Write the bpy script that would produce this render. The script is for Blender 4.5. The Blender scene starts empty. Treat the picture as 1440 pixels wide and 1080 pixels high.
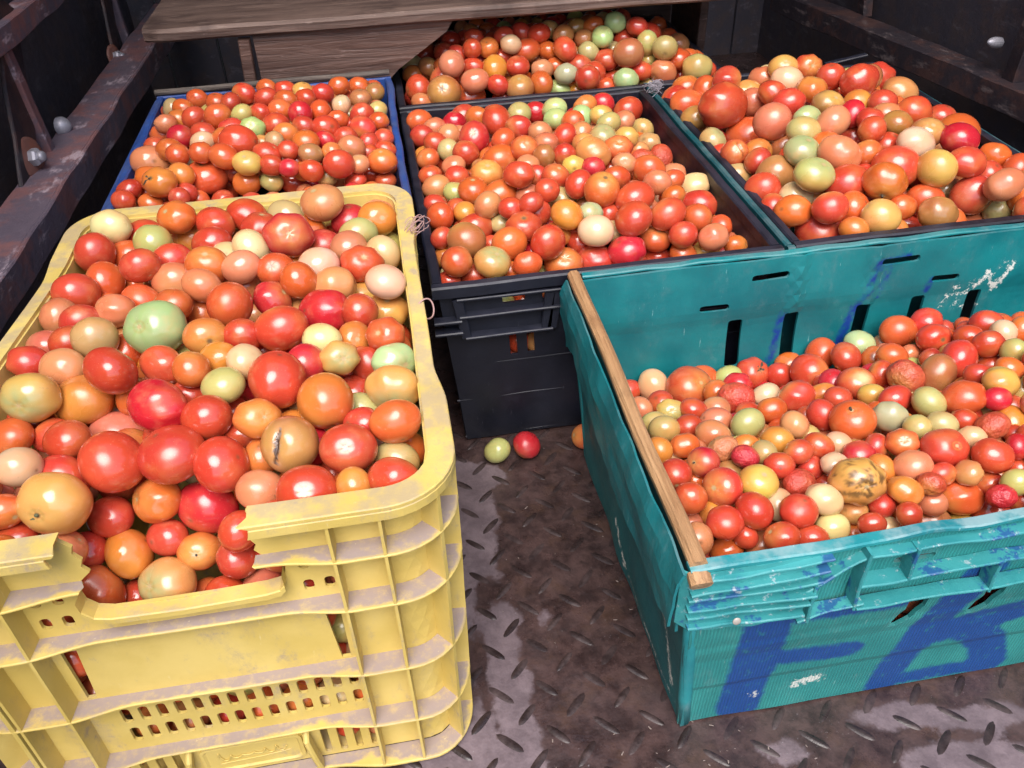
import bpy, math, random
import numpy as np
from mathutils import Vector, Matrix, noise
from mathutils.geometry import delaunay_2d_cdt
random.seed(7); rng = np.random.default_rng(11)
R_ = math.radians
S = bpy.context.scene
COL = S.collection

# ------------------------------------------------------------------ camera
F_PX, PITCH, ROLL, YAW = 1191.2, 0.6612, -0.0418, -0.1411
CAM = np.array([-0.0285, -0.786, 0.7214])
def cam_axes():
    cp, sp = math.cos(PITCH), math.sin(PITCH)
    def ry(v): return np.array([v[0]*math.cos(YAW)-v[1]*math.sin(YAW), v[0]*math.sin(YAW)+v[1]*math.cos(YAW), v[2]])
    fw, up, rt = ry((0, cp, -sp)), ry((0, sp, cp)), ry((1, 0, 0))
    r2 = rt*math.cos(ROLL)+up*math.sin(ROLL); u2 = -rt*math.sin(ROLL)+up*math.cos(ROLL)
    return r2, u2, fw
RT, UP, FW = cam_axes()
cam = bpy.data.objects.new('camera', bpy.data.cameras.new('camera')); COL.objects.link(cam)
cam.data.sensor_width = 36; cam.data.lens = F_PX/1440*36
cam.data.clip_start = 0.02; cam.data.clip_end = 500
cam.matrix_world = Matrix(((RT[0], UP[0], -FW[0], CAM[0]), (RT[1], UP[1], -FW[1], CAM[1]), (RT[2], UP[2], -FW[2], CAM[2]), (0, 0, 0, 1)))
S.camera = cam
def ray(px, py): return FW*F_PX + RT*(px-720) - UP*(py-540)
def un_z(px, py, z):
    d = ray(px, py); return CAM + d*((z-CAM[2])/d[2])

# ------------------------------------------------------------------ light
SUN_EL, SUN_AZ = 58, 190        # azimuth: the side the light comes from (180 = behind the camera)
world = bpy.data.worlds.new("World"); S.world = world; world.use_nodes = True
wn = world.node_tree.nodes; wl = world.node_tree.links; wn.clear()
sky = wn.new('ShaderNodeTexSky'); sky.sky_type = 'NISHITA'; sky.sun_disc = False
sky.sun_elevation = R_(SUN_EL); sky.sun_rotation = R_(SUN_AZ); sky.air_density = 1.0; sky.dust_density = 3.0
bg = wn.new('ShaderNodeBackground'); bg.inputs[1].default_value = 0.15
wo = wn.new('ShaderNodeOutputWorld'); wl.new(sky.outputs[0], bg.inputs[0]); wl.new(bg.outputs[0], wo.inputs[0])
sl = bpy.data.lights.new('sun', 'SUN'); sl.energy = 1.9; sl.angle = R_(42); sl.color = (1, .97, .94)
so = bpy.data.objects.new('sun', sl); COL.objects.link(so)
az = R_(SUN_AZ); el = R_(SUN_EL)
frm = Vector((math.sin(az)*math.cos(el), math.cos(az)*math.cos(el), math.sin(el)))
so.rotation_euler = frm.to_track_quat('Z', 'Y').to_euler(); so.location = frm*5
S.view_settings.view_transform = 'Standard'; S.view_settings.look = 'None'
S.view_settings.exposure = 1.0; S.view_settings.gamma = 1

# ------------------------------------------------------------------ helpers
def lin(r, g, b):
    f = lambda c: (c/255)/12.92 if c/255 <= .04045 else ((c/255+.055)/1.055)**2.4
    return (f(r), f(g), f(b), 1)
def tag(o, label=None, cat=None, group=None, kind=None):
    if label: o['label'] = label
    if cat: o['category'] = cat
    if group: o['group'] = group
    if kind: o['kind'] = kind
    return o
def empty(name, loc=(0, 0, 0)):
    o = bpy.data.objects.new(name, None); COL.objects.link(o); o.location = loc
    o.empty_display_size = .05
    return o
def mesh_obj(name, V, F, mat, parent=None, smooth=False, world_coords=True):
    me = bpy.data.meshes.new(name); V = [tuple(v) for v in V]
    me.from_pydata(V, [], F); me.update()
    if mat: me.materials.append(mat)
    if smooth: me.shade_smooth()
    o = bpy.data.objects.new(name, me); COL.objects.link(o)
    if parent:
        o.parent = parent
        if world_coords:
            off = Vector(parent.location)
            pp = parent.parent
            while pp: off += Vector(pp.location); pp = pp.parent
            me.transform(Matrix.Translation(-off))
    return o
class MB:
    def __init__(s): s.V = []; s.F = []
    def add(s, V, F):
        n = len(s.V); s.V += [tuple(v) for v in V]; s.F += [tuple(i+n for i in f) for f in F]
    def build(s, name, mat, parent=None, smooth=False): return mesh_obj(name, s.V, s.F, mat, parent, smooth)
def wob(p, amp, sc=8, seed=0):
    v = noise.noise_vector(Vector((p[0]*sc+seed, p[1]*sc, p[2]*sc)))
    return Vector(p)+v*amp
def sweep(mb, path, prof, up=(0, 0, 1), closed=False, amp=0, sc=8, caps=True, scales=None):
    """prof: list of (side, up) offsets; path: list of points"""
    P = [Vector(p) for p in path]; n = len(P); m = len(prof); V = []; upv = Vector(up)
    for i, p in enumerate(P):
        a = P[(i-1) % n] if (closed or i > 0) else p
        b = P[(i+1) % n] if (closed or i < n-1) else p
        t = (b-a).normalized(); side = t.cross(upv)
        if side.length < 1e-6: side = t.cross(Vector((1, 0, 0)))
        side.normalize(); u2 = side.cross(t)
        k = scales[i] if scales else 1
        for (s, u) in prof:
            q = p+side*s*k+u2*u*k
            if amp: q = wob(q, amp, sc)
            V.append(q)
    Fc = []
    for i in range(n if closed else n-1):
        for j in range(m):
            a = i*m+j; b = i*m+(j+1) % m; c = ((i+1) % n)*m+(j+1) % m; d = ((i+1) % n)*m+j
            Fc.append((a, b, c, d))
    if caps and not closed:
        Fc.append(tuple(range(m))[::-1]); Fc.append(tuple((n-1)*m+j for j in range(m)))
    mb.add(V, Fc)
def rectprof(w, h, c=.001):
    a, b = w/2, h/2; c = min(c, a*.6, b*.6)
    return [(-a+c, -b), (a-c, -b), (a, -b+c), (a, b-c), (a-c, b), (-a+c, b), (-a, b-c), (-a, -b+c)]
def circprof(r, n=10): return [(r*math.cos(2*math.pi*i/n), r*math.sin(2*math.pi*i/n)) for i in range(n)]
def lerp_path(a, b, step=.03):
    a, b = Vector(a), Vector(b); n = max(1, int((b-a).length/step)); return [a.lerp(b, i/n) for i in range(n+1)]
def bar(name, a, b, w, h, mat, parent=None, amp=0, sc=10, up=(0, 0, 1), step=.03, c=.0015):
    mb = MB(); sweep(mb, lerp_path(a, b, step), rectprof(w, h, c), up, amp=amp, sc=sc)
    return mb.build(name, mat, parent)
def inside(p, poly):
    x, y = p; c = False; j = len(poly)-1
    for i in range(len(poly)):
        xi, yi = poly[i]; xj, yj = poly[j]
        if (yi > y) != (yj > y) and x < (xj-xi)*(y-yi)/(yj-yi)+xi: c = not c
        j = i
    return c
def densify(poly, step):
    out = []
    for i in range(len(poly)):
        a = poly[i]; b = poly[(i+1) % len(poly)]; L = math.hypot(b[0]-a[0], b[1]-a[1]); n = max(1, int(L/step))
        for k in range(n): out.append((a[0]+(b[0]-a[0])*k/n, a[1]+(b[1]-a[1])*k/n))
    return out
def slot(cx, cy, w, h, r=None, lean=0, n=3):
    r = min(w, h)/2*.9 if r is None else min(r, min(w, h)/2*.98); P = []
    for (sx, sy, a0) in ((1, -1, -90), (1, 1, 0), (-1, 1, 90), (-1, -1, 180)):
        for k in range(n+1):
            a = R_(a0+90*k/n); x = sx*(w/2-r)+r*math.cos(a); y = sy*(h/2-r)+r*math.sin(a)
            P.append((cx+x+lean*y, cy+y))
    return P
def panel(name, outline, holes, fmap, thick, step, mat, parent=None, attr=None, smooth=False):
    """flat sheet with holes in (u,v), bent by fmap(u,v,w); w from 0 (outside) to -thick"""
    out = densify(outline, step); pts = []; edges = []; loops = [out]+[densify(h, step) for h in holes]
    for L in loops:
        n0 = len(pts); pts += L; edges += [(n0+i, n0+(i+1) % len(L)) for i in range(len(L))]
    us = [p[0] for p in out]; vs = [p[1] for p in out]
    nu = int((max(us)-min(us))/step); nv = int((max(vs)-min(vs))/step)
    for i in range(1, nu):
        for j in range(1, nv):
            p = (min(us)+i*step+(j % 2)*step*.4, min(vs)+j*step)
            if not inside(p, out) or any(inside(p, h) for h in holes): continue
            pts.append(p)
    vv, ee, ff, *_ = delaunay_2d_cdt([Vector(p) for p in pts], edges, [], 1, 1e-6)
    tri = []
    for f in ff:
        c = (sum(vv[i][0] for i in f)/3, sum(vv[i][1] for i in f)/3)
        if any(inside(c, h) for h in holes) or not inside(c, out): continue
        tri.append(tuple(f))
    n = len(vv)
    V = [Vector(fmap(p[0], p[1], 0)) for p in vv]+[Vector(fmap(p[0], p[1], -thick)) for p in vv]
    cnt = {}
    for f in tri:
        for k in range(3):
            e = (f[k], f[(k+1) % 3]); cnt[e] = cnt.get(e, 0)+1
    F = list(tri)+[tuple(i+n for i in f[::-1]) for f in tri]
    for (a, b) in cnt:
        if (b, a) not in cnt: F.append((b, a, a+n, b+n))
    o = mesh_obj(name, V, F, mat, parent, smooth)
    if attr:
        for an, fn in attr.items():
            at = o.data.attributes.new(an, 'FLOAT', 'POINT')
            at.data.foreach_set('value', [fn(p[0], p[1]) for p in vv]*2)
    return o
def sdseg(p, a, b):
    ax, ay = a; bx, by = b; px, py = p; dx, dy = bx-ax, by-ay; L = dx*dx+dy*dy
    t = 0 if L == 0 else max(0, min(1, ((px-ax)*dx+(py-ay)*dy)/L)); return math.hypot(px-ax-dx*t, py-ay-dy*t)
def sdstroke(p, pts, r): return min(sdseg(p, pts[i], pts[i+1]) for i in range(len(pts)-1))-r
def sdpoly(p, poly):
    d = min(sdseg(p, poly[i], poly[(i+1) % len(poly)]) for i in range(len(poly))); return -d if inside(p, poly) else d

# ------------------------------------------------------------------ materials
class NT:
    def __init__(s, name):
        s.m = bpy.data.materials.new(name); s.m.use_nodes = True; s.n = s.m.node_tree.nodes; s.l = s.m.node_tree.links
        s.b = s.n['Principled BSDF']; s.tc = s.n.new('ShaderNodeTexCoord'); s.geo = s.n.new('ShaderNodeNewGeometry')
        s.pos = s.geo.outputs['Position']; s.objc = s.tc.outputs['Object']
    def lk(s, a, b): s.l.new(a, b); return b
    def noise(s, sc, det=4, rough=.55, vec=None, dist=0):
        t = s.n.new('ShaderNodeTexNoise'); t.inputs['Scale'].default_value = sc; t.inputs['Detail'].default_value = det
        t.inputs['Roughness'].default_value = rough; t.inputs['Distortion'].default_value = dist
        s.l.new(vec or s.pos, t.inputs['Vector']); return t.outputs['Fac']
    def mapv(s, scale, vec=None, rot=(0, 0, 0)):
        t = s.n.new('ShaderNodeMapping'); t.inputs['Scale'].default_value = scale; t.inputs['Rotation'].default_value = rot
        s.l.new(vec or s.pos, t.inputs['Vector']); return t.outputs[0]
    def ramp(s, x, a, b, lo=0, hi=1):
        t = s.n.new('ShaderNodeMapRange'); t.interpolation_type = 'SMOOTHSTEP'
        t.inputs[1].default_value = a; t.inputs[2].default_value = b; t.inputs[3].default_value = lo; t.inputs[4].default_value = hi
        s.l.new(x, t.inputs[0]); return t.outputs[0]
    def mix(s, f, a, b):
        t = s.n.new('ShaderNodeMix'); t.data_type = 'RGBA'; t.clamp_factor = True
        for v, i in ((f, 0), (a, 6), (b, 7)):
            if isinstance(v, (int, float)): t.inputs[i].default_value = v
            elif isinstance(v, tuple): t.inputs[i].default_value = v
            else: s.l.new(v, t.inputs[i])
        return t.outputs[2]
    def math(s, op, a, b=0, c=0):
        t = s.n.new('ShaderNodeMath'); t.operation = op
        for v, i in ((a, 0), (b, 1), (c, 2)):
            if isinstance(v, (int, float)): t.inputs[i].default_value = v
            else: s.l.new(v, t.inputs[i])
        return t.outputs[0]
    def attr(s, name, col=False):
        t = s.n.new('ShaderNodeAttribute'); t.attribute_name = name; return t.outputs['Color' if col else 'Fac']
    def sep(s, v, k):
        t = s.n.new('ShaderNodeSeparateXYZ'); s.l.new(v, t.inputs[0]); return t.outputs[k]
    def bump(s, h, strength=.3, dist=.001):
        t = s.n.new('ShaderNodeBump'); t.inputs['Strength'].default_value = strength; t.inputs['Distance'].default_value = dist
        s.l.new(h, t.inputs['Height'])
        if s.b.inputs['Normal'].links: s.l.new(s.b.inputs['Normal'].links[0].from_socket, t.inputs['Normal'])
        s.l.new(t.outputs[0], s.b.inputs['Normal']); return t
    def col(s, v):
        if isinstance(v, tuple): s.b.inputs['Base Color'].default_value = v
        else: s.l.new(v, s.b.inputs['Base Color'])
    def rough(s, v):
        if isinstance(v, (int, float)): s.b.inputs['Roughness'].default_value = v
        else: s.l.new(v, s.b.inputs['Roughness'])

def m_tomato():
    t = NT('tomato_skin'); c = t.attr('tcol', True)
    sp = t.noise(900, 2, .5); f = t.ramp(sp, .64, .74, 0, .12)
    c2 = t.mix(f, c, (.85, .62, .35, 1))
    lf = t.noise(60, 3); c3 = t.mix(t.ramp(lf, .55, .8, 0, .25), c2, (.75, .33, .16, 1))
    yl = t.ramp(t.noise(34, 2, .5), .5, .72, 0, .16); c3 = t.mix(yl, c3, (.62, .34, .09, 1)); film = t.ramp(t.noise(19, 5, .7), .5, .75, 0, .06); c3 = t.mix(film, c3, (.52, .40, .34, 1))
    sc = t.noise(150, 4, .7); dirt = t.ramp(sc, .68, .74, 0, .55); c4 = t.mix(dirt, c3, (.22, .13, .08, 1))
    t.col(c4); dl = t.attr('dull')
    t.rough(t.math('ADD', t.ramp(t.noise(26, 3), .3, .7, .10, .29), t.math('MULTIPLY', dl, .3)))
    t.b.inputs['Subsurface Weight'].default_value = .08
    t.b.inputs['Subsurface Radius'].default_value = (.006, .002, .001)
    t.b.inputs['Subsurface Scale'].default_value = 1
    t.b.inputs['Specular IOR Level'].default_value = .72
    t.bump(t.noise(90, 2), .06, .0012); t.bump(t.math('MULTIPLY', t.noise(150, 4, .6), t.ramp(dl, .25, .9)), .8, .004)
    return t.m
def m_simple(name, c, rough=.5, metal=0):
    t = NT(name); t.col(c); t.rough(rough); t.b.inputs['Metallic'].default_value = metal; return t.m
def m_plastic(name, base, light, dirt, rough=.4, dust=.6, grain=0, scratch=None, lines=False, paint=None, bump=.3):
    t = NT(name)
    c = t.mix(t.ramp(t.noise(14, 5), .35, .7), base, light)
    big = t.noise(22, 6, .65)
    up = t.sep(t.geo.outputs['Normal'], 2)
    settle = t.ramp(up, .25, .8)
    fine = t.ramp(t.noise(75, 6, .7), .45, .62)
    inner = t.attr('inner'); d1 = t.math('MULTIPLY', t.math('MULTIPLY', t.ramp(t.math('MULTIPLY_ADD', inner, .30, big), .50, .66), t.ramp(t.noise(90, 6, .75), .3, .55, .6, 1)), settle)
    d1 = t.math('MULTIPLY', d1, t.ramp(inner, .26, .4, .5, .92)) if dust > .8 else t.math('MULTIPLY', t.ramp(big, .40, .60), settle)
    d2 = t.math('MULTIPLY', t.ramp(t.noise(26, 8, .78, t.mapv((1, 1, .5))), .50, .68), .7)
    dm = t.math('MULTIPLY', t.math('MAXIMUM', d1, t.math('MULTIPLY', d2, t.ramp(fine, 0, 1, .35, 1))), dust)
    c = t.mix(dm, c, dirt)
    st = t.ramp(t.noise(1, 5, .7, t.mapv((260, 260, 30), rot=(.3, .5, 0))), .66, .72, 0, .5)
    if scratch: c = t.mix(st, c, scratch)
    if paint:
        a = t.attr('paint'); e = t.math('ADD', a, t.math('MULTIPLY_ADD', t.noise(140, 5, .7), .012, -.006))
        e2 = t.ramp(e, -.0035, .003, 1, 0)
        wear = t.ramp(t.noise(90, 5, .7), .56, .7, 1, .35)
        c = t.mix(t.math('MULTIPLY', e2, wear), c, t.mix(t.noise(60, 4), paint, (paint[0]*.5, paint[1]*.6, paint[2]*.75, 1)))
        a2 = t.attr('white'); e3 = t.ramp(t.math('ADD', a2, t.math('MULTIPLY_ADD', t.noise(170, 5, .8), .03, -.015)), -.001, .0015, 1, 0)
        c = t.mix(t.math('MULTIPLY', e3, .85), c, (.72, .72, .66, 1))
    t.col(c); t.rough(t.math('MULTIPLY_ADD', t.noise(40, 4), .3, rough-.1))
    t.rough(t.math('ADD', t.math('MULTIPLY_ADD', t.noise(40, 4), .3, rough-.1), t.math('MULTIPLY', dm, .25)))
    if lines:
        w = t.n.new('ShaderNodeTexWave'); w.wave_type = 'BANDS'; w.bands_direction = 'X'; w.inputs['Scale'].default_value = 105
        w.inputs['Distortion'].default_value = .25; w.inputs['Detail'].default_value = 1
        t.l.new(t.mapv((1, .4, .18)), w.inputs['Vector']); hh = t.math('MULTIPLY', w.outputs['Fac'], t.ramp(t.math('ABSOLUTE', t.sep(t.geo.outputs['True Normal'], 1)), .6, .8)); t.bump(hh, .4, .0012); cc = t.b.inputs['Base Color'].links[0].from_socket; t.col(t.mix(t.math('MULTIPLY_ADD', hh, -.3, .3), cc, (.004, .06, .075, 1)))
    t.bump(t.noise(160, 5, .7), bump, .001); t.bump(t.noise(18, 3), .12 if lines else .3, .003)
    return t.m
def m_wood(name, a, b, scale=(6, 160, 160), rough=.6, paintwear=None):
    t = NT(name); v = t.mapv(scale)
    g = t.noise(1, 6, .65, v, .6); c = t.mix(t.ramp(g, .3, .7), a, b)
    c = t.mix(t.ramp(t.noise(12, 5, .6), .52, .7, 0, .6), c, (a[0]*.45, a[1]*.4, a[2]*.45, 1))
    if paintwear: c = t.mix(t.ramp(t.noise(1, 6, .7, t.mapv((18, 120, 90))), .6, .68, 0, .5), c, paintwear)
    t.col(c); t.rough(t.math('MULTIPLY_ADD', g, .25, rough-.12)); t.bump(g, .9, .004); return t.m
def m_rust(name, base, rustc, pale, rough=.55):
    t = NT(name); c = t.mix(t.ramp(t.noise(16, 7, .7), .45, .6), base, rustc)
    c = t.mix(t.ramp(t.noise(1, 6, .72, t.mapv((30, 12, 40))), .55, .68, 0, .8), c, pale)
    t.col(c); t.rough(t.math('MULTIPLY_ADD', t.noise(50, 4), .4, rough-.2)); t.bump(t.noise(90, 6, .7), .5, .002); return t.m

M = dict(
    tomato=m_tomato(),
    yellow=m_plastic('yellow_crate_plastic', (.56, .41, .10, 1), (.66, .50, .155, 1), (.27, .215, .22, 1), .5, 1.0, scratch=(.7, .6, .35, 1)),
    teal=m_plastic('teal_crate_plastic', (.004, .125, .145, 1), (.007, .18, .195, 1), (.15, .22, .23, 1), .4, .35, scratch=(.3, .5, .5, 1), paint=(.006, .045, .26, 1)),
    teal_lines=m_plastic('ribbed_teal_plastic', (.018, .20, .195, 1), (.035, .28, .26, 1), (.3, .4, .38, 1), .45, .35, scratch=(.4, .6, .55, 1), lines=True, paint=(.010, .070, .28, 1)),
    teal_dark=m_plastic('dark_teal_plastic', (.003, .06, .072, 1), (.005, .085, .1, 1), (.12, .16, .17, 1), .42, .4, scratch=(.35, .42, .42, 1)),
    black=m_plastic('black_crate_plastic', (.006, .007, .014, 1), (.010, .012, .022, 1), (.03, .03, .05, 1), .42, .4, scratch=(.09, .09, .12, 1)),
    blue=m_plastic('blue_crate_plastic', (.012, .045, .20, 1), (.02, .07, .28, 1), (.06, .08, .16, 1), .45, .5, scratch=(.1, .18, .4, 1)),
    stick=m_wood('pale_wooden_strip', (.27, .135, .06, 1), (.50, .29, .14, 1), (120, 7, 120), .5),
    bench=m_wood('worn_brown_wood', (.055, .028, .022, 1), (.15, .085, .066, 1), (5, 60, 70), .45, paintwear=(.3, .2, .17, 1)),
    bench_top=m_wood('dusty_bench_top', (.075, .045, .036, 1), (.19, .125, .10, 1), (5, 60, 90), .6, paintwear=(.34, .25, .21, 1)),
    greywood=m_wood('grey_weathered_wood', (.08, .065, .055, 1), (.17, .14, .12, 1), (8, 160, 160), .7),
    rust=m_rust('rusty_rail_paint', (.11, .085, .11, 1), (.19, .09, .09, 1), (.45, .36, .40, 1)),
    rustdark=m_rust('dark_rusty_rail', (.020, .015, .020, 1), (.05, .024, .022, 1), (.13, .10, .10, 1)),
    sheet=m_rust('dark_painted_sheet', (.045, .040, .052, 1), (.06, .045, .048, 1), (.10, .09, .105, 1), .5),
    bolt=m_simple('zinc_bolt', (.34, .33, .37, 1), .5, .45),
    washer=m_rust('rusty_washer', (.16, .07, .055, 1), (.2, .075, .05, 1), (.28, .16, .14, 1)),
    calyx=m_simple('dry_calyx', (.10, .10, .045, 1), .7), calyx_dark=m_simple('dark_calyx', (.05, .035, .02, 1), .7),
    scar=m_simple('corky_stem_scar', (.62, .5, .3, 1), .7),
    twine=m_simple('faded_pink_twine', (.4, .24, .22, 1), .8), twine2=m_simple('grey_twine', (.32, .3, .34, 1), .8),
)
def m_floor(tread=False):
    t = NT('worn_steel_floor' if not tread else 'worn_steel_tread')
    a = t.attr('dust') if not tread else None  # outlines of dry dust and of the painted reflections
    n1 = t.noise(9, 6, .6); n2 = t.noise(40, 7, .7)
    wet = t.mix(t.ramp(n2, .35, .65), (.026, .0148, .0142, 1), (.07, .041, .038, 1))
    wet = t.mix(t.ramp(t.noise(24, 6, .65), .5, .72, 0, .5), wet, (.085, .045, .028, 1))
    dry = t.mix(t.ramp(t.noise(28, 6, .7), .35, .7), (.10, .072, .080, 1), (.185, .138, .15, 1))
    if tread:
        t.col(t.mix(t.ramp(n2, .4, .7), (.024, .015, .0145, 1), (.066, .043, .042, 1))); t.rough(t.ramp(n2, .3, .7, .25, .5))
        t.bump(t.noise(200, 5, .7), .4, .001); return t.m
    m = t.ramp(t.math('ADD', a, t.math('MULTIPLY_ADD', n2, .03, -.015)), -.003, .0035, 1, 0)
    speck = t.ramp(t.noise(420, 3, .6), .68, .72, 0, .7)
    c = t.mix(m, wet, dry)  # dry tone also paints the pale wet reflections
    c = t.mix(t.math('MULTIPLY', speck, t.ramp(n1, .45, .6)), c, (.25, .22, .23, 1))
    c = t.mix(t.ramp(t.noise(7, 3), .52, .7, 0, .3), c, (.10, .068, .07, 1))
    t.col(c)
    rw = t.ramp(t.noise(30, 6, .7), .3, .7, .22, .46)
    t.rough(t.math('ADD', rw, t.math('MULTIPLY', m, .22)))
    t.b.inputs['Specular IOR Level'].default_value = .5
    t.bump(t.noise(26, 4, .6), .5, .005); t.bump(t.noise(210, 5, .65), .3, .001)
    return t.m
M['floor'] = m_floor(); M['tread'] = m_floor(True)

# ------------------------------------------------------------------ the truck bed (setting)
dust_reflection_polys_px = [  # dry dust film, and at bottom right painted wet reflections
    [(600, 640), (700, 655), (718, 672), (690, 690), (700, 730), (694, 780), (705, 815), (688, 812), (668, 820), (668, 900), (600, 900)],
    [(668, 860), (690, 866), (695, 846), (712, 846), (735, 868), (722, 885), (733, 905), (732, 925), (748, 950), (745, 1000), (762, 1030), (768, 1090), (560, 1090), (600, 1040), (665, 1010), (668, 962), (680, 1000), (702, 1035), (708, 1032), (690, 985), (688, 925), (680, 895), (665, 880)],
    [(752, 862), (768, 858), (776, 868), (768, 880), (760, 890), (756, 876)],
    [(1180, 1008), (1270, 985), (1340, 1000), (1420, 985), (1460, 1010), (1400, 1030), (1330, 1022), (1240, 1024)],  # from here on: streaky wet reflections laid into the floor colour
    [(1260, 1060), (1350, 1040), (1450, 1045), (1470, 1090), (1280, 1100)],
    [(1060, 1050), (1110, 1040), (1140, 1062), (1100, 1080)],
]
dust_reflection_polys = [[tuple(un_z(x, y, 0)[:2]) for x, y in P] for P in dust_reflection_polys_px]
def build_floor():
    x0, x1, y0, y1 = -.62, 1.02, -1.5, 1.5
    xs = list(np.arange(x0, -.05, .03))+list(np.arange(-.05, .62, .006))+list(np.arange(.62, x1+.02, .03))
    ys = list(np.arange(y0, -.66, .04))+list(np.arange(-.66, .06, .006))+list(np.arange(.06, y1+.03, .04))
    V = []; D = []; boxes = [(min(p[0] for p in P)-.05, max(p[0] for p in P)+.05, min(p[1] for p in P)-.05, max(p[1] for p in P)+.05) for P in dust_reflection_polys]
    for x in xs:
        for y in ys:
            z = .0012*noise.noise(Vector((x*9, y*9, 0)))
            V.append((x, y, z)); d = .05
            for P, b in zip(dust_reflection_polys, boxes):
                if b[0] < x < b[1] and b[2] < y < b[3]: d = min(d, sdpoly((x, y), P))
            D.append(d)
    n = len(ys); F = [(i*n+j, (i+1)*n+j, (i+1)*n+j+1, i*n+j+1) for i in range(len(xs)-1) for j in range(n-1)]
    o = mesh_obj('floor', V, F, M['floor'], smooth=True)
    at = o.data.attributes.new('dust', 'FLOAT', 'POINT'); at.data.foreach_set('value', D)  # distance to the dust and painted reflection outlines
    tag(o, kind='structure')
    # raised lozenge treads
    nu, nv = 10, 4; TV = []; TF = []
    for i in range(nu+1):
        a = i/nu*2-1; hw = .0037*math.sqrt(max(0, 1-abs(a)**2.2))+.0002
        for j in range(nv+1):
            b = j/nv*2-1; TV.append((a*.0145, b*hw, .0015*(1-b*b)**.6*(1-a**4)-.0004))
    for i in range(nu):
        for j in range(nv):
            k = i*(nv+1)+j; TF.append((k, k+nv+1, k+nv+2, k+1))
    me = bpy.data.meshes.new('tread'); me.from_pydata(TV, [], TF); me.materials.append(M['tread']); me.shade_smooth()
    spots = []
    for i in range(-16, 26):
        for j in range(-30, 32):
            for k, (ox, oy, an) in enumerate(((.079, -.3125, 45), (.0565, -.337, -45))):
                x = ox+.0445*i; y = oy+.0475*j
                if x0+.02 < x < x1-.02 and -1.2 < y < 1.3: spots.append((x, y, an))
    def vis(s):
        x, y, _ = s
        d = np.array([x, y, 0])-CAM; z = d@FW
        if z < .1: return 9
        px = 720+F_PX*(d@RT)/z; py = 540-F_PX*(d@UP)/z
        if not (-60 < px < 1500 and 300 < py < 1150): return 5+abs(x-.3)+abs(y+.4)
        if y > .03 or x < -.03 : return 3+abs(y)
        if .17 < x and y > -.395: return 2+abs(y)
        return z
    spots.sort(key=vis)
    for (x, y, an) in spots[:290]:
        o2 = bpy.data.objects.new('tread', me); COL.objects.link(o2); o2.parent = o
        o2.location = (x+random.gauss(0, .0006), y+random.gauss(0, .0006), .0002+.0012*noise.noise(Vector((x*9, y*9, 0)))); o2.rotation_euler = (0, 0, R_(an+random.gauss(0, 1.5)))
        k = random.uniform(.9, 1.05); o2.scale = (k, random.uniform(.85, 1.05), random.uniform(.3, 1.0))
    mb = MB()
    for (x, y, an) in spots[290:]:
        c, s = math.cos(R_(an)), math.sin(R_(an)); mb.add([(x+c*a-s*b, y+s*a+c*b, .0002+zz) for a, b, zz in TV], TF)
    st = mb.build('worn_treads', M['tread'], o, True); st['kind'] = 'stuff'
    return o
build_floor()

def disc(name, c, nrm, r, h, mat, parent, dome=.25, n=16, sides=None):
    mb = MB(); c = Vector(c); nrm = Vector(nrm).normalized(); q = nrm.to_track_quat('Z', 'Y'); n = sides or n
    rings = [(r, 0), (r, h*.6), (r*.86, h*.9), (r*.5, h*(1+dome*.6)), (0.001, h*(1+dome))]
    V = []; F = []
    for (rr, z) in rings:
        for i in range(n): V.append(c+q @ Vector((rr*math.cos(2*math.pi*i/n), rr*math.sin(2*math.pi*i/n), z)))
    for k in range(len(rings)-1):
        for i in range(n): F.append((k*n+i, k*n+(i+1) % n, (k+1)*n+(i+1) % n, (k+1)*n+i))
    F.append(tuple((len(rings)-1)*n+i for i in range(n)))
    mb.add(V, F); return mb.build(name, mat, parent, not sides)
def un_x(px, py, x):
    d = ray(px, py); return Vector(CAM + d*((x-CAM[0])/d[0]))
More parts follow.
